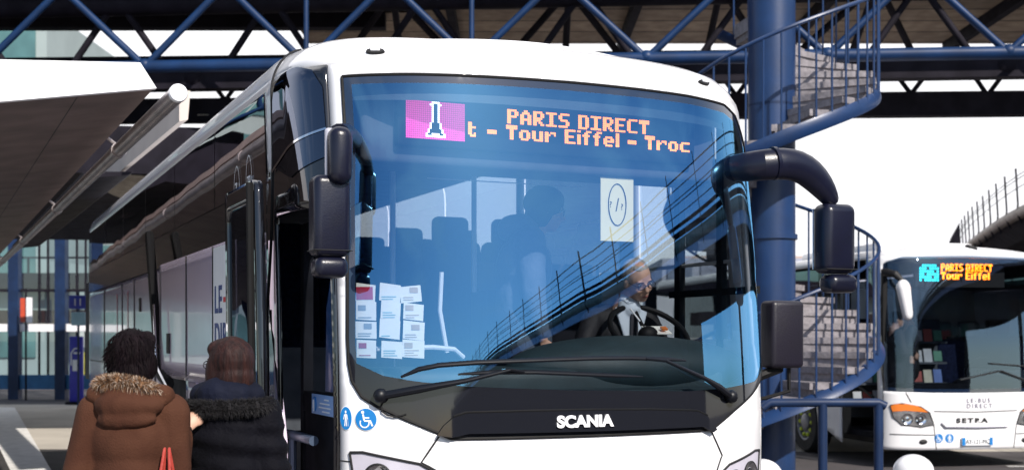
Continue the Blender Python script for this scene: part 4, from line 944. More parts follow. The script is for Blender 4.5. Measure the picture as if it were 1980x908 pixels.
mb = MB(); mb.tube([(.62+.21*math.cos(a), .92-.1*math.sin(a), 1.32+.17*math.sin(a)) for a in [2*math.pi*k/28 for k in range(29)]], .014, 6, False); mb.tube([(.62, .85, 1.05), (.62, .93, 1.31)], .03, 8); mb.build('steering_wheel', RUBBER, b2)
seat(.62, 1.5, .45, INTD, 'driver_seat', .5, .65) if False else None
def seat2(x, y, z):
    s_ = MB(); s_.rbox((x, y, z+.42), (.46, .46, .14), .05, 2); so = s_.build('seat', SEATF, b2)
    s_ = MB(); s_.rbox((x, y+.25, z+.85), (.46, .12, .8), .05, 2); s_.build('backrest', SEATF, so)
for y_ in (1.5, 4.2, 5.2): seat2(.65, y_, .5 if y_ < 2 else .85); seat2(-.7, y_+2.7, .85)
# rack of leaflets seen through the open door
rk = MB()
for k in range(4): rk.box((-.35, 1.55, .80+k*.30), (1.5, .30, .03))
rk.box((-.35, 1.72, 1.25), (1.55, .03, 1.3)); rko = rk.build('leaflet_rack', INTM, b2, False)
r5 = random.Random(9)
for k in range(4):
    for c_ in range(9):
        q = MB(); q.box((-1.0+c_*.16, 1.46, .90+k*.30), (.13, .02, r5.uniform(.14, .22)), Matrix.Rotation(rad(-12), 3, 'X')); q.build('leaflet', bpy.data.materials.get('lf_%d' % (r5.randrange(6))) or mat('lf_%d' % len([m for m in bpy.data.materials if m.name.startswith('lf_')]), [(.6, .6, .62), (.5, .1, .08), (.15, .25, .6), (.7, .65, .5), (.1, .3, .2), (.4, .2, .4)][len([m for m in bpy.data.materials if m.name.startswith('lf_')]) % 6], .5, var=.2), rko, False)
dr2 = MB(); dr2.box((-1.20, 1.38, 1.55), (.10, .05, 2.3)); dr2.box((-1.20, .30, 1.55), (.06, .06, 2.3)); dr2.tube([(-1.25, .5, .95), (-1.25, 1.15, 1.15)], .02, 8)
dr2.build('door_frame', RUBBER, b2, False)
# display
dc = MB(); dc.box((.02, .46, 2.64), (1.36, .06, .34)); dco = dc.build('display_case', SEAM, b2, False)
YD = .425
def leds2(mb, x0, z0, s_, p, pz=.0145):
    x = x0
    for c_ in s_:
        for r_, row in enumerate(GLY[c_]):
            for q, t in enumerate(row):
                if t == '#': X = x+q*p; Z = z0-r_*pz; e = p*.55; f_ = pz*.52; mb.add([(X-e, YD, Z-f_), (X+e, YD, Z-f_), (X+e, YD, Z+f_), (X-e, YD, Z+f_)], [(0, 1, 2, 3)])
        x += (len(GLY[c_][0])+1)*p
o_ = MB(); leds2(o_, -.27, 2.785, 'PARIS DIRECT', .0098); leds2(o_, -.27, 2.672, 'Tour Eiffel', .0118); o_.build('display_text', mat('led_orange_far', (.9, .3, .05), .5, emit=(1, .20, .006), estr=6), dco, False)
o_ = MB()
for r_ in range(6):
    for c_ in range(8):
        if (r_*5+c_*3) % 7: o_.add([(-.60+c_*.037, YD, 2.75-r_*.040), (-.57+c_*.037, YD, 2.75-r_*.040), (-.57+c_*.037, YD, 2.78-r_*.040), (-.60+c_*.037, YD, 2.78-r_*.040)], [(0, 1, 2, 3)])
o_.build('display_field', CYAN_E, dco, False)
# front furniture
ORG = mat('indicator_orange', (.85, .22, .03), .2, coat=1, var=.1)
for sg in (-1, 1):
    q = [(sg*1.20, .86), (sg*1.05, .885), (sg*.80, .84), (sg*.68, .76), (sg*.62, .60), (sg*.80, .57), (sg*1.05, .60), (sg*1.16, .70)]
    hl = patches('headlight', S2, [(q, [])], mat('lamp_bowl', (.7, .7, .72), .12, metal=.8, var=.4, vscale=12), b2, off=.006, g=.08)
    patches('indicator', S2, [([(sg*1.20, .865), (sg*1.05, .89), (sg*.80, .845), (sg*.68, .765), (sg*.80, .775), (sg*1.0, .79), (sg*1.17, .775)], [])], ORG, hl, off=.012, g=.08)
    tb = MB(); P = [S2(a, b, .008) for a, b in q]; tb.tube(P+[P[0]], .008, 6); tb.build('headlight_seam', SEAM, hl)
    for c_ in (.80, .98):
        x, y, nx, ny = S2.plan(sg*c_); l = MB(); l.lathe([(.075, .012), (.06, .004), (.03, .0), (.001, .008)], S2(sg*c_, .68, .008), 20, Vector((nx, ny, 0)).to_track_quat('Z', 'Y').to_matrix()); l.build('lamp', CHROME, hl)
    l = MB(); l.ell(S2(sg*.76, .37, .0), (.06, .02, .035)); l.build('fog_lamp', SEAM, b2)
tb = MB()
for pts in ([(-1.0, 1.03), (-.93, .90)], [(-.62, .78), (0, .765), (.62, .78)], [(-.62, .60), (-.58, .27)], [(.62, .60), (.58, .27)], [(-1.2, .47), (-.62, .46)], [(1.2, .47), (.62, .46)]):
    P = []
    for a, b in zip(pts, pts[1:]):
        for k in range(8): P.append(S2(a[0]+(b[0]-a[0])*k/8, a[1]+(b[1]-a[1])*k/8, .002))
    P.append(S2(*pts[-1], .002)); tb.tube(P, .006, 6)
tb.build('nose_seam', SEAM, b2)
ch = MB(); ch.tube([S2(-.52, .62, .01), S2(-.46, .565, .02), S2(0, .555, .02), S2(.46, .565, .02), S2(.52, .62, .01)], [(.012, .012)]*5, 8); ch.build('grille_trim', mat('dull_chrome', (.35, .35, .42), .25, metal=.8, var=.2), b2)
text('SETRA', .105, SEAM, 'maker_lettering', b2, None, depth=.003, bold=.004, spacing=1.35, sx=1.25, mapfn=lambda x, y, z: S2(-.30+x, .625+y*.8, .006+z))
text('LE-BUS', .082, mat('letter_grey', (.12, .1, .18), .5, var=.1), 'operator_lettering', b2, None, depth=.001, spacing=1.5, mapfn=lambda x, y, z: S2(-.15+x, .895+y, .006+z))
text('DIRECT', .082, bpy.data.materials['letter_grey'], 'operator_lettering', b2, None, depth=.001, spacing=1.5, mapfn=lambda x, y, z: S2(-.15+x, .82+y, .006+z))
np_ = MB(); np_.rbox((0, -.012, .37), (.46, .02, .115), .008, 2); npo = np_.build('number_plate', WHITEST, b2)
n_ = MB(); n_.box((-.205, -.0245, .37), (.045, .005, .105)); n_.box((.205, -.0245, .37), (.045, .005, .105)); n_.build('plate_band', BLUEST, npo, False)
text('AY-121-MQ', .085, INK, 'plate_number', npo, (-.176, -.026, .34), depth=.001, sx=.86)
for k, f in enumerate((fig_wheel, fig_walk)):
    c = (-.55+k*.155, .415); stk_ = patches('access_sticker', S2, [(circ(c, .062, 24), [])], BLUEST, b2, off=.004, g=.05)
    patches('sticker_figure', S2, [(q, [], .04) for q in f(c, .062)], WHITEST, stk_, off=.007)
# mirrors and wipers
ma = MB(); ma.tube([(-1.16, .22, 2.62), (-1.34, .0, 2.64), (-1.30, -.2, 2.60), (-1.22, -.25, 2.50)], [.04, .05, .05, .03], 10); mao = ma.build('mirror_arm', SEAM, b2)
ma = MB(); ma.cap((-1.22, -.25, 2.42), (-1.16, -.25, 2.08), .115, .085, 18, .8); ma.build('mirror', WHITE, b2)
ma = MB(); ma.tube([(1.2, .2, 2.3), (1.35, -.1, 2.32), (1.38, -.2, 2.2)], .035, 8); ma.rbox((1.38, -.2, 2.0), (.2, .14, .4), .05, 3); ma.build('far_mirror', SEAM, b2)
for a, b, c_ in (((.95, 1.12), (.35, 1.32), (-.25, 1.20)), ((1.05, 1.15), (.75, 1.38), (.2, 1.42))):
    ma = MB(); ma.tube([S2(*a, .03), S2(*b, .04)], .014, 6); ma.tube([S2(*b, .04), S2(*c_, .03)], .010, 6); ma.build('wiper', SEAM, b2)
def wheel2(x, y, sd, nuts=None):
    return wheel(b2, x, y, .47, sd, nuts)
NUT = mat('nut_yellow', (.65, .75, .04), .5, var=.2)
wheel2(-1.10, 2.75, -1, NUT); wheel2(1.08, 2.75, 1, NUT); wheel2(-1.10, 8.2, -1, NUT); wheel2(1.08, 8.2, 1, NUT)

# ------------------------------------------------------------------ PEOPLE
SKIN = mat('skin', (.62, .37, .27), .5, var=.15, vscale=20)
HAIRD = mat('hair_dark', (.006, .002, .004), .7, var=.6, vscale=40, bump=.5, bscale=90, stretch=(1, 1, .12), spec=.15)
HAIRB = mat('hair_brown', (.030, .009, .007), .6, col2=(.012, .004, .004), vscale=60, bump=.4, bscale=120, stretch=(1, 1, .1), spec=.25)
HAIRG = mat('hair_grey', (.45, .42, .40), .6, var=.4, vscale=60)
def body(j, Rh=None, female=True, hands=None, glasses=False, expr_open=False):
    """one continuous figure: j maps joint names to points (person's own space, facing +Y)."""
    V = lambda k: Vector(j[k]); mb = MB(); Rh = Rh or Matrix.Identity(3); h = V('head')
    H_ = lambda x, y, z: h+Rh @ Vector((x, y, z))
    mb.ell(H_(0, -.008, .02), (.074, .092, .098), Rh); mb.ell(H_(0, .025, -.045), (.056, .066, .072), Rh); mb.ell(H_(0, .058, -.085), (.03, .028, .026), Rh)
    mb.cap(H_(0, .083, .012), H_(0, .106, -.022), .010, .014); mb.ell(H_(0, .098, -.027), (.018, .013, .010), Rh)
    mb.ell(H_(0, .083, -.056), (.024, .012, .007), Rh); mb.ell(H_(0, .081, -.068), (.021, .012, .007), Rh)
    for sg in (-1, 1):
        mb.ell(H_(sg*.076, -.005, -.012), (.010, .020, .032), Rh); mb.ell(H_(sg*.034, .068, -.028), (.022, .018, .018), Rh); mb.ell(H_(sg*.032, .078, .027), (.022, .010, .006), Rh)
    mb.cap(H_(0, -.015, -.06), V('neck'), .052, .06)
    mb.cap(V('neck'), V('chest'), .070, .095, sq=.9); ch = V('chest'); pe = V('pelvis')
    mb.ell(ch, (.155, .105, .15)); mb.ell((ch+pe)/2, (.125, .095, .17)); mb.ell(pe, (.16, .115, .12))
    for s_ in 'lr':
        sh, el, wr = V('sh'+s_), V('el'+s_), V('wr'+s_)
        mb.cap(ch+Vector((0, 0, .09)), sh, .07, .055); mb.cap(sh, el, .050, .037); mb.cap(el, wr, .038, .025)
        hp, kn, an = V('hp'+s_), V('kn'+s_), V('an'+s_)
        mb.cap(hp, kn, .085, .055); mb.cap(kn, an, .055, .036); mb.cap(an, an+Vector((0, .13, -.05)), .038, .03)
        d, nrm_, up = [Vector(q).normalized() for q in (hands or {}).get(s_, ((0, .2, -1), (-1 if s_ == 'r' else 1, 0, 0), (0, 1, 0)))]
        # d = along the hand, nrm_ = palm faces this way, up = towards the thumb side
        up = (up-d*up.dot(d)).normalized(); nrm_ = d.cross(up)*(1 if d.cross(up).dot(nrm_) > 0 else -1)
        pc = wr+d*.05; mb.cap(wr, pc+d*.02, .024, .030, sq=.55, flat=up)
        for k, (ln, o_) in enumerate(((.068, .027), (.078, .009), (.072, -.009), (.056, -.027))):
            b0 = wr+d*.075+up*o_; cv = j.get('curl', .5); a = b0+(d*math.cos(cv)+nrm_*math.sin(cv))*ln*.5; b = a+(d*math.cos(cv*2.4)+nrm_*math.sin(cv*2.4))*ln*.5
            mb.cap(b0-d*.01, a, .0092, .0085, 8); mb.cap(a, b, .0085, .0072, 8)
        t0_ = wr+d*.025+up*.026; t1_ = t0_+(d*.6+up*.7+nrm_*.3).normalized()*.035; mb.cap(t0_, t1_, .012, .010, 8); mb.cap(t1_, t1_+(d*.8+up*.2+nrm_*.4).normalized()*.03, .010, .008, 8)
    return mb
def person(label, loc, rz, j, group=None, Rh=None, hands=None, voxel=.0075):
    p = thing('person', label, 'person', loc, rz, group)
    body(j, Rh, hands=hands).remesh('body', SKIN, p, voxel, 3, .5)
    return p
def face(p, j, Rh, glasses=False, mouth=True):
    h = Vector(j['head']); H_ = lambda x, y, z: h+Rh @ Vector((x, y, z))
    for sg in (-1, 1):
        mb = MB(); mb.ell(H_(sg*.031, .079, .010), (.012, .008, .007), Rh, 12, 8); e = mb.build('eye', WHITEST, p)
        mb = MB(); mb.ell(H_(sg*.031, .086, .010), (.005, .003, .005), Rh, 10, 6); mb.build('iris', INK, e)
        mb = MB(); mb.cap(H_(sg*.018, .092, .028), H_(sg*.046, .084, .030), .0035, .0025, 6); mb.build('eyebrow', HAIRD, p)
    if mouth: mb = MB(); mb.ell(H_(0, .093, -.062), (.020, .004, .0035), Rh, 12, 6); mb.build('mouth', mat('lip', (.30, .08, .07), .5, var=.1), p)
    if glasses:
        mb = MB()
        for sg in (-1, 1):
            c = H_(sg*.033, .100, .008); ux, uz = Rh @ Vector((1, 0, 0)), Rh @ Vector((0, 0, 1))
            mb.tube([c+ux*.025*math.cos(a)+uz*.018*math.sin(a) for a in [2*math.pi*k/20 for k in range(21)]], .0022, 6, False)
            mb.tube([H_(sg*.058, .100, .012), H_(sg*.078, .01, .012)], .002, 6)
        mb.tube([H_(-.01, .102, .012), H_(.01, .102, .012)], .002, 6); mb.build('glasses', INK, p)
def fur(name, pts, R0, n, ln, mats, parent, seed=1, down=.2):
    r = random.Random(seed); mb = MB(); pts = [Vector(p) for p in pts]
    seg = [(a, b, (b-a).length) for a, b in zip(pts, pts[1:])]; tot = sum(q[2] for q in seg)
    for k in range(n):
        t = r.random()*tot; i = 0
        while t > seg[i][2] and i < len(seg)-1: t -= seg[i][2]; i += 1
        a, b, L = seg[i]; c = a.lerp(b, min(1, t/L)); ax = (b-a).normalized(); u = ax.orthogonal().normalized(); v = ax.cross(u); an = r.uniform(0, 2*math.pi)
        d = (u*math.cos(an)+v*math.sin(an)); base = c+d*R0*r.uniform(.75, 1.0); d2 = (d+ax*r.uniform(-.5, .5)+Vector((0, 0, -down))+Vector([r.uniform(-.3, .3) for _ in range(3)])).normalized()
        w_ = d2.orthogonal().normalized()*r.uniform(.0008, .0017); l = ln*r.uniform(.6, 1.25); e = base+d2*l+Vector((0, 0, -l*.2)); m_ = base+d2*l*.5
        mb.cur = r.choices(range(len(mats)), weights=[5, 3, 2][:len(mats)])[0]
        mb.add([base-w_, base+w_, m_+w_*.8, m_-w_*.8, e], [(0, 1, 2, 3), (3, 2, 4)])
    core = MB()
    core.tube(pts, R0*.95, 10); mb.cur = 0; mb.add(core.v, core.f)
    return mb.build(name, mats, parent, False)
def wrinkle(amp, sc, seed=0):
    return lambda co: amp*(noise.noise(Vector((co.x*sc+seed, co.y*sc, co.z*sc*.45)))+.5*noise.noise(Vector((co.x*sc*2.3, co.y*sc*2.3+seed, co.z*sc))))
def boots(p, j, m):
    for s_ in 'lr':
        a = Vector(j['an'+s_]); mb = MB(); mb.cap(a+Vector((0, 0, .18)), a, .052, .048); mb.cap(a+Vector((0, -.02, -.045)), a+Vector((0, .15, -.05)), .045, .04, sq=1.0); mb.remesh('boot', m, p, .01, 3)
def trousers(p, j, m):
    mb = MB(); mb.ell(j['pelvis'], (.175, .13, .13))
    for s_ in 'lr': mb.cap(j['hp'+s_], j['kn'+s_], .098, .068); mb.cap(j['kn'+s_], j['an'+s_], .068, .052)
    mb.remesh('trousers', m, p, .012, 3)
JEAN = mat('dark_trousers', (.02, .022, .035), .8, var=.4)
BOOT = mat('black_boots', (.015, .013, .013), .4, var=.3)
BROWNC = mat('brown_wool', (.072, .028, .015), .9, col2=(.050, .018, .010), vscale=5, bump=.25, bscale=140, spec=.2)
NAVYC = mat('navy_quilting', (.002, .002, .005), .8, spec=.15, var=.4, vscale=6, bump=.3, bscale=60)
FURL = [mat('fur_tan', (.20, .10, .045), .8, var=.3), mat('fur_cream', (.50, .40, .32), .8, var=.2), mat('fur_dark', (.06, .035, .025), .8, var=.3)]
FURD = [mat('fur_black', (.003, .002, .004), .9, var=.4), mat('fur_black_soft', (.007, .006, .009), .9, var=.4), mat('fur_black_deep', (.003, .003, .004), .7, var=.4)]

# woman in the brown coat, seen from behind, right forearm raised
PLZ = .15
j1 = dict(head=(0, .02, 1.52), neck=(0, -.01, 1.395), chest=(0, 0, 1.22), pelvis=(0, .0, .90), shl=(-.150, 0, 1.315), ell=(-.205, -.04, 1.06), wrl=(-.19, .10, .86), shr=(.150, 0, 1.315), elr=(.170, -.01, 1.09), wrr=(.180, .08, 1.24),
          hpl=(-.085, 0, .86), knl=(-.09, .03, .47), anl=(-.09, 0, .09), hpr=(.085, 0, .86), knr=(.09, .05, .47), anr=(.09, .02, .09), curl=.75)
RhA = Matrix.Rotation(rad(-12), 3, 'Z')
w1 = person('person with short dark hair in brown coat with tan fur hood, seen from behind', (-1.475, 4.8, PLZ), rad(4), j1, Rh=RhA, hands={'r': ((.45, .5, .5), (-.2, .6, -.8), (-.7, 0, .7))})
face(w1, j1, RhA)
c = MB(); c.ell((0, 0, 1.20), (.172, .13, .165)); c.cap((0, 0, 1.10), (0, 0, .95), .158, .178, 20, .82, (1, 0, 0)); c.cap((0, 0, .95), (0, -.005, .62), .178, .205, 20, .8, (1, 0, 0))
c.cap((-.10, 0, 1.315), (.10, 0, 1.315), .070, .070, 14, 1.1)
c.cap(j1['shl'], j1['ell'], .072, .058); c.cap(j1['ell'], Vector(j1['wrl']).lerp(Vector(j1['ell']), .12), .058, .045)
c.cap(j1['shr'], j1['elr'], .072, .060); c.cap(j1['elr'], Vector(j1['wrr']).lerp(Vector(j1['elr']), .13), .058, .042)
c.remesh('coat', BROWNC, w1, .010, 5, .6, wrinkle(.009, 7, 2))
c = MB(); c.ell((0, -.075, 1.345), (.135, .075, .060)); c.ell((0, -.095, 1.295), (.115, .05, .045)); c.cap((-.12, -.03, 1.38), (.12, -.03, 1.38), .05, .05); c.ell((0, -.06, 1.39), (.11, .06, .045))
c.remesh('hood', BROWNC, w1, .008, 3, .5, wrinkle(.010, 13, 9))
fp = [(-.03, .10, 1.33), (-.10, .06, 1.38), (-.125, -.01, 1.415), (-.10, -.075, 1.435), (-.03, -.10, 1.440), (.05, -.095, 1.425), (.11, -.05, 1.395), (.145, .0, 1.345), (.15, .06, 1.27), (.13, .12, 1.20)]
fur('hood_fur', fp, .018, 11000, .024, FURL, w1, 3)
c = MB(); hd_ = Vector(j1['head'])
c.ell(hd_+RhA @ Vector((0, -.018, .024)), (.083, .096, .098), RhA); c.ell(hd_+RhA @ Vector((0, -.045, -.045)), (.078, .062, .075), RhA); c.ell(hd_+RhA @ Vector((0, .04, .075)), (.07, .06, .04), RhA)
for sg in (-1, 1): c.ell(hd_+RhA @ Vector((sg*.068, -.01, -.02)), (.022, .045, .06), RhA)
c.remesh('hair', HAIRD, w1, .006, 3, .5, wrinkle(.007, 30, 4))
r_ = random.Random(4); c = MB()
for k in range(900):
    th = r_.uniform(0, 2*math.pi); ph = math.acos(r_.uniform(-.75, 1)); n_ = Vector((math.sin(ph)*math.cos(th), math.sin(ph)*math.sin(th), math.cos(ph)))
    if n_.y > .55 and n_.z < .5: continue
    b = hd_+RhA @ Vector((n_.x*.088, n_.y*.100-.02, n_.z*.105+.02)); d = (RhA @ n_*.5+Vector((r_.uniform(-.5, .5), r_.uniform(-.5, .5), -1.0))).normalized(); w_ = d.orthogonal().normalized()*.0012
    c.add([b-w_, b+w_, b+d*.04+n_*.004, b+d*.02-w_], [(0, 1, 2, 3)])
c.build('hair_strands', HAIRD, w1, False)
c = MB(); wr = Vector(j1['wrr']); el = Vector(j1['elr']); c.cap(wr.lerp(el, .04), wr.lerp(el, .16), .034, .036); c.build('glove_cuff', BOOT, w1)
trousers(w1, j1, JEAN); boots(w1, j1, BOOT)
bag = thing('handbag', 'red leather handbag hanging from the forearm of the person in brown', 'bag', (-1.475+.160, 4.8-.10, PLZ+.745))
REDL = mat('red_leather', (.42, .05, .035), .45, var=.2, bump=.2)
mb = MB(); mb.rbox((0, 0, -.05), (.12, .30, .24), .04, 3); mb.build('bag_body', REDL, bag)
for dx in (-.022, .022):
    mb = MB(); mb.tube([(dx*1.6, -.09, .06), (dx*1.2, -.05, .26), (dx*.4, .0, .435), (dx*1.2, .05, .26), (dx*1.6, .09, .06)], [(.006, .009)]*5, 8); mb.build('strap', REDL, bag)

# woman in the dark hooded coat
j2 = dict(head=(0, .015, 1.487), neck=(0, -.01, 1.37), chest=(0, 0, 1.20), pelvis=(0, .0, .88), shl=(-.145, 0, 1.29), ell=(-.185, .02, 1.05), wrl=(-.10, .20, 1.02), shr=(.145, 0, 1.29), elr=(.19, .02, 1.05), wrr=(.12, .20, 1.03),
          hpl=(-.085, 0, .84), knl=(-.09, .03, .46), anl=(-.09, 0, .09), hpr=(.085, 0, .84), knr=(.09, .02, .46), anr=(.09, .0, .09), curl=.8)
RhB = Matrix.Rotation(rad(52), 3, 'Z')
w2 = person('person with brown bob in dark navy coat with black fur hood, seen from behind', (-1.165, 5.06, PLZ), rad(-4), j2, Rh=RhB, hands={'r': ((-.6, .7, 0), (0, 0, -1), (0, 1, 0)), 'l': ((.6, .7, 0), (0, 0, -1), (0, 1, 0))})
face(w2, j2, RhB)
c = MB(); c.ell((0, 0, 1.19), (.170, .135, .17)); c.cap((0, 0, 1.05), (0, 0, .70), .165, .185, 20, .85, (1, 0, 0)); c.cap((-.10, 0, 1.29), (.10, 0, 1.29), .078, .078)
for s_ in 'lr': c.cap(j2['sh'+s_], j2['el'+s_], .078, .068); c.cap(j2['el'+s_], Vector(j2['wr'+s_]).lerp(Vector(j2['el'+s_]), .15), .066, .05)
c.remesh('coat', NAVYC, w2, .010, 4, .6, lambda co: .006*math.sin(co.z*70+2*math.sin(co.x*6))*(1 if co.z < 1.25 else .4)+wrinkle(.007, 9, 5)(co))
c = MB(); c.ell((0, -.04, 1.375), (.125, .085, .075)); c.cap((-.10, .0, 1.37), (.10, .0, 1.37), .06, .06); c.ell((0, -.07, 1.33), (.13, .06, .05))
NAVYH = mat('navy_hood', (.004, .006, .018), .8, spec=.2, var=.4, bump=.3)
c.remesh('hood', NAVYH, w2, .008, 3, .5, wrinkle(.009, 12, 7))
fp = [(-.06, .12, 1.24), (-.15, .07, 1.29), (-.175, -.0, 1.315), (-.14, -.085, 1.325), (-.05, -.125, 1.325), (.05, -.13, 1.325), (.14, -.09, 1.33), (.18, .0, 1.33), (.165, .07, 1.30)]
fur('hood_fur', fp, .024, 9000, .022, FURD, w2, 8)
c = MB(); hd_ = Vector(j2['head'])
Hh = lambda x, y, z: hd_+RhB @ Vector((x, y, z))
c.ell(Hh(0, -.018, .024), (.088, .103, .102), RhB); c.ell(Hh(0, -.035, -.05), (.086, .080, .085), RhB); c.cap(Hh(0, -.04, -.03), Hh(0, -.035, -.10), .080, .075, 18)
for sg in (-1, 1): c.ell(Hh(sg*.072, .012, -.03), (.020, .042, .085), RhB)
c.ell(Hh(0, .035, .070), (.076, .060, .045), RhB)
c.remesh('hair', HAIRB, w2, .006, 4, .5, wrinkle(.004, 24, 4))
c = MB(); c.tube([Hh(.02, .098, .008), Hh(.058, .09, .010), Hh(.08, .01, .012)], .0022, 6); c.tube([Hh(-.02, .098, .008), Hh(-.058, .09, .010), Hh(-.08, .01, .012)], .0022, 6)
for sg in (-1, 1): c.tube([Hh(sg*.033+.024*math.cos(a), .100, .006+.017*math.sin(a)) for a in [2*math.pi*k/18 for k in range(19)]], .002, 6, False)
c.build('glasses', INK, w2)
trousers(w2, j2, JEAN); boots(w2, j2, BOOT)

# bus local -> world for the two people aboard
def inbus(x, y, z, b=bus, a=24.2):
    c_, s_ = math.cos(rad(a)), math.sin(rad(a)); return (b.location.x+c_*x-s_*y, b.location.y+s_*x+c_*y, z)
SUIT = mat('dark_suit', (.008, .008, .012), .7, var=.3, bump=.2)
SHIRT = mat('shirt', (.62, .70, .80), .7, var=.08)
# driver: seated, leaning to his right over the wheel, writing
j3 = dict(head=(-.07, .30, 1.185), neck=(-.05, .20, 1.06), chest=(-.02, .12, .88), pelvis=(0, 0, .56), shl=(-.21, .16, .97), ell=(-.32, .24, .72), wrl=(-.08, .40, .80), shr=(.15, .16, .95), elr=(.28, .24, .72), wrr=(.10, .42, .82),
          hpl=(-.10, .05, .54), knl=(-.16, .46, .58), anl=(-.15, .50, .16), hpr=(.10, .05, .54), knr=(.16, .46, .58), anr=(.15, .50, .16), curl=.8)
RhD = Matrix.Rotation(rad(6), 3, 'Z') @ Matrix.Rotation(rad(-26), 3, 'X') @ Matrix.Rotation(rad(14), 3, 'Y')
dv = person('driver in dark suit, tie and glasses leaning over the steering wheel and writing', inbus(.735, 1.28, .90), rad(24.2+180), j3, Rh=RhD, hands={'r': ((-.7, .6, -.2), (0, 0, -1), (0, .7, .4)), 'l': ((.75, .5, -.2), (0, 0, -1), (0, .7, .4))})
face(dv, j3, RhD, True)
c = MB(); c.ell(j3['chest'], (.18, .135, .18)); c.ell((0, .04, .68), (.165, .13, .17)); c.cap((-.14, .15, .98), (.11, .15, .97), .065, .062)
for s_ in 'lr': c.cap(j3['sh'+s_], j3['el'+s_], .066, .056); c.cap(j3['el'+s_], Vector(j3['wr'+s_]).lerp(Vector(j3['el'+s_]), .16), .054, .04)
c.remesh('jacket', SUIT, dv, .010, 4, .6, wrinkle(.005, 10, 3))
c = MB(); c.prism([(-.16, 1.03), (.06, 1.03), (-.02, .80), (-.08, .76)], 1, .255, .275); c.cap((-.05, .22, 1.065), (-.05, .235, 1.03), .062, .07, 16); c.remesh('shirt', SHIRT, dv, .007, 3)
c = MB(); c.prism([(-.075, 1.02), (-.035, 1.02), (-.03, .80), (-.055, .77), (-.085, .80)], 1, .28, .292); c.build('tie', INK, dv)
for s_ in 'lr':
    wv, ev = Vector(j3['wr'+s_]), Vector(j3['el'+s_]); c = MB(); c.cap(wv.lerp(ev, .10), wv.lerp(ev, .18), .031, .034); c.build('cuff', SHIRT, dv)
c = MB(); hd_ = Vector(j3['head']); c.ell(hd_+RhD @ Vector((0, -.03, .030)), (.084, .090, .092), RhD); c.ell(hd_+RhD @ Vector((0, .0, .085)), (.055, .06, .025), RhD); c.remesh('hair', HAIRG, dv, .006, 3, .5, wrinkle(.003, 30))
trousers(dv, j3, SUIT); boots(dv, j3, BOOT)
cl = thing('clipboard', 'orange and white slip of paper under the driver\'s hand on the wheel', 'paper', inbus(.86, .86, 1.80), rad(24.2))
mb = MB(); mb.box((0, 0, 0), (.15, .10, .006), Matrix.Rotation(rad(25), 3, 'X')); cs_ = mb.build('sheet', PAPER, cl, False)
mb = MB(); mb.box((.03, -.03, .010), (.035, .03, .012), Matrix.Rotation(rad(25), 3, 'X')); mb.build('clip', ORG, cl, False)
mb = MB(); mb.tube([(-.12, -.02, .05), (-.17, .0, .12)], .005, 6); mb.build('pen', WHITEST, cl)
# passenger standing by the front seats, looking to his left, hooded jacket
j5 = dict(head=(0, .13, 1.55), neck=(0, .06, 1.42), chest=(0, 0, 1.25), pelvis=(0, -.05, .93), shl=(-.17, .03, 1.36), ell=(-.22, .04, 1.06), wrl=(-.19, .12, .82), shr=(.17, .03, 1.36), elr=(.23, .04, 1.06), wrr=(.20, .10, .82),
          hpl=(-.09, -.05, .89), knl=(-.1, .0, .49), anl=(-.1, -.03, .09), hpr=(.09, -.05, .89), knr=(.1, .02, .49), anr=(.1, .0, .09), curl=.6)
j4 = dict(head=(0, .02, 1.57), neck=(0, -.02, 1.43), chest=(0, 0, 1.25), pelvis=(0, .0, .93), shl=(-.17, 0, 1.36), ell=(-.22, .06, 1.10), wrl=(-.12, .24, 1.05), shr=(.17, 0, 1.36), elr=(.23, .06, 1.10), wrr=(.14, .24, 1.10),
          hpl=(-.09, 0, .89), knl=(-.1, .03, .49), anl=(-.1, 0, .09), hpr=(.09, 0, .89), knr=(.1, .02, .49), anr=(.1, .0, .09), curl=.6)
RhP = Matrix.Rotation(rad(16), 3, 'X').transposed() @ Matrix.Identity(3)
pz = person('standing passenger in hooded jacket and glasses seen inside through the windscreen', inbus(.20, 1.22, .93), rad(24.2-112), j5, Rh=Matrix.Rotation(rad(-14), 3, 'X'))
face(pz, j5, Matrix.Rotation(rad(-14), 3, 'X'), True)
JACK = mat('grey_blue_jacket', (.09, .12, .17), .8, var=.3, bump=.3)
c = MB(); c.ell((0, 0, 1.23), (.205, .165, .19)); c.cap((0, 0, 1.08), (0, 0, .80), .185, .195, 20, .85, (1, 0, 0)); c.cap((-.12, 0, 1.36), (.12, 0, 1.36), .085, .085)
for s_ in 'lr': c.cap(j5['sh'+s_], j5['el'+s_], .085, .07); c.cap(j5['el'+s_], Vector(j5['wr'+s_]).lerp(Vector(j5['el'+s_]), .15), .068, .05)
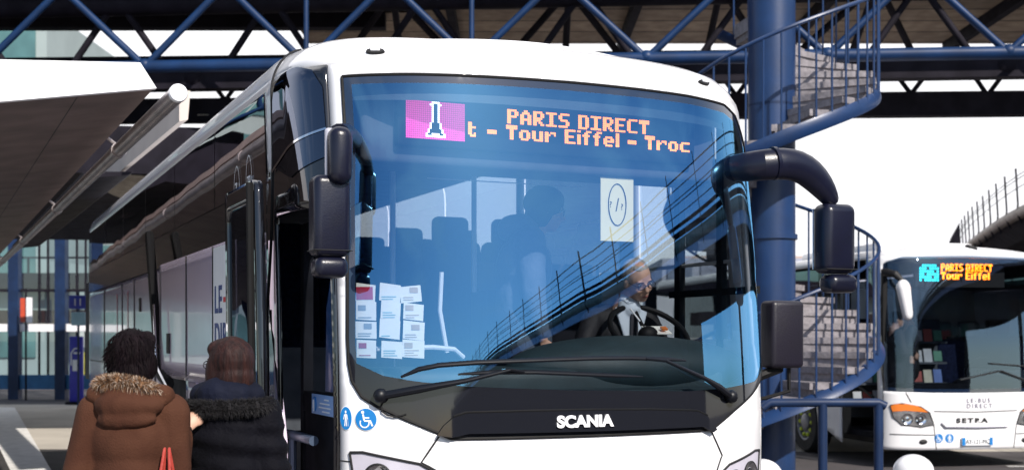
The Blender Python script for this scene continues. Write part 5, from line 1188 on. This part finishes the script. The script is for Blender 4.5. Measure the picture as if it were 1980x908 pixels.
c.remesh('jacket', JACK, pz, .011, 4, .6, wrinkle(.009, 9, 1))
c = MB(); c.ell((0, -.03, 1.445), (.16, .12, .085)); c.cap((-.09, 0, 1.45), (.09, 0, 1.45), .05, .05); c.remesh('hood', JACK, pz, .009, 3, .5, wrinkle(.008, 12, 2))
c = MB(); hd_ = Vector(j5['head']); c.ell(hd_+Vector((0, -.015, .045)), (.108, .120, .100)); c.ell(hd_+Vector((0, -.04, -.02)), (.100, .085, .09)); c.remesh('hair', HAIRD, pz, .007, 3, .5, wrinkle(.006, 20, 2))
trousers(pz, j5, JEAN); boots(pz, j5, BOOT)
# two people in the second bus and one in the hall
def simple_person(label, loc, rz, m, hm, j, lean=0):
    p = thing('person', label, 'person', loc, rz); body(j).remesh('body', SKIN, p, .011, 2, .5)
    c = MB(); c.ell((0, 0, 1.2), (.19, .14, .18)); c.cap((0, 0, 1.08), (0, 0, .78), .17, .18, 16, .8, (1, 0, 0)); c.cap((-.11, 0, 1.32), (.11, 0, 1.32), .08, .08)
    for s_ in 'lr': c.cap(j['sh'+s_], j['el'+s_], .08, .065); c.cap(j['el'+s_], Vector(j['wr'+s_]).lerp(Vector(j['el'+s_]), .15), .062, .045)
    c.remesh('coat', m, p, .014, 3, .6, wrinkle(.007, 9, 1))
    c = MB(); h = Vector(j['head']); c.ell(h+Vector((0, -.02, .03)), (.085, .10, .095)); c.remesh('hair', hm, p, .009, 2)
    trousers(p, j, JEAN); boots(p, j, BOOT); face(p, j, Matrix.Identity(3)); return p
def in2(x, y, z): return inbus(x, y, z, b2, 11.5)
simple_person('dark-coated person standing by the door inside the second bus', in2(-.62, 1.05, .46), rad(11.5-105), SUIT, HAIRD, j4)
simple_person('taller dark figure facing the driver inside the second bus', in2(-.28, 1.28, .52), rad(11.5+75), SUIT, HAIRD, j4)
simple_person('distant person in purple walking behind the glass of the waiting hall', (-12.45, 38.4, 0), rad(70), mat('purple_coat', (.10, .03, .16), .8, var=.2), HAIRD, j4)
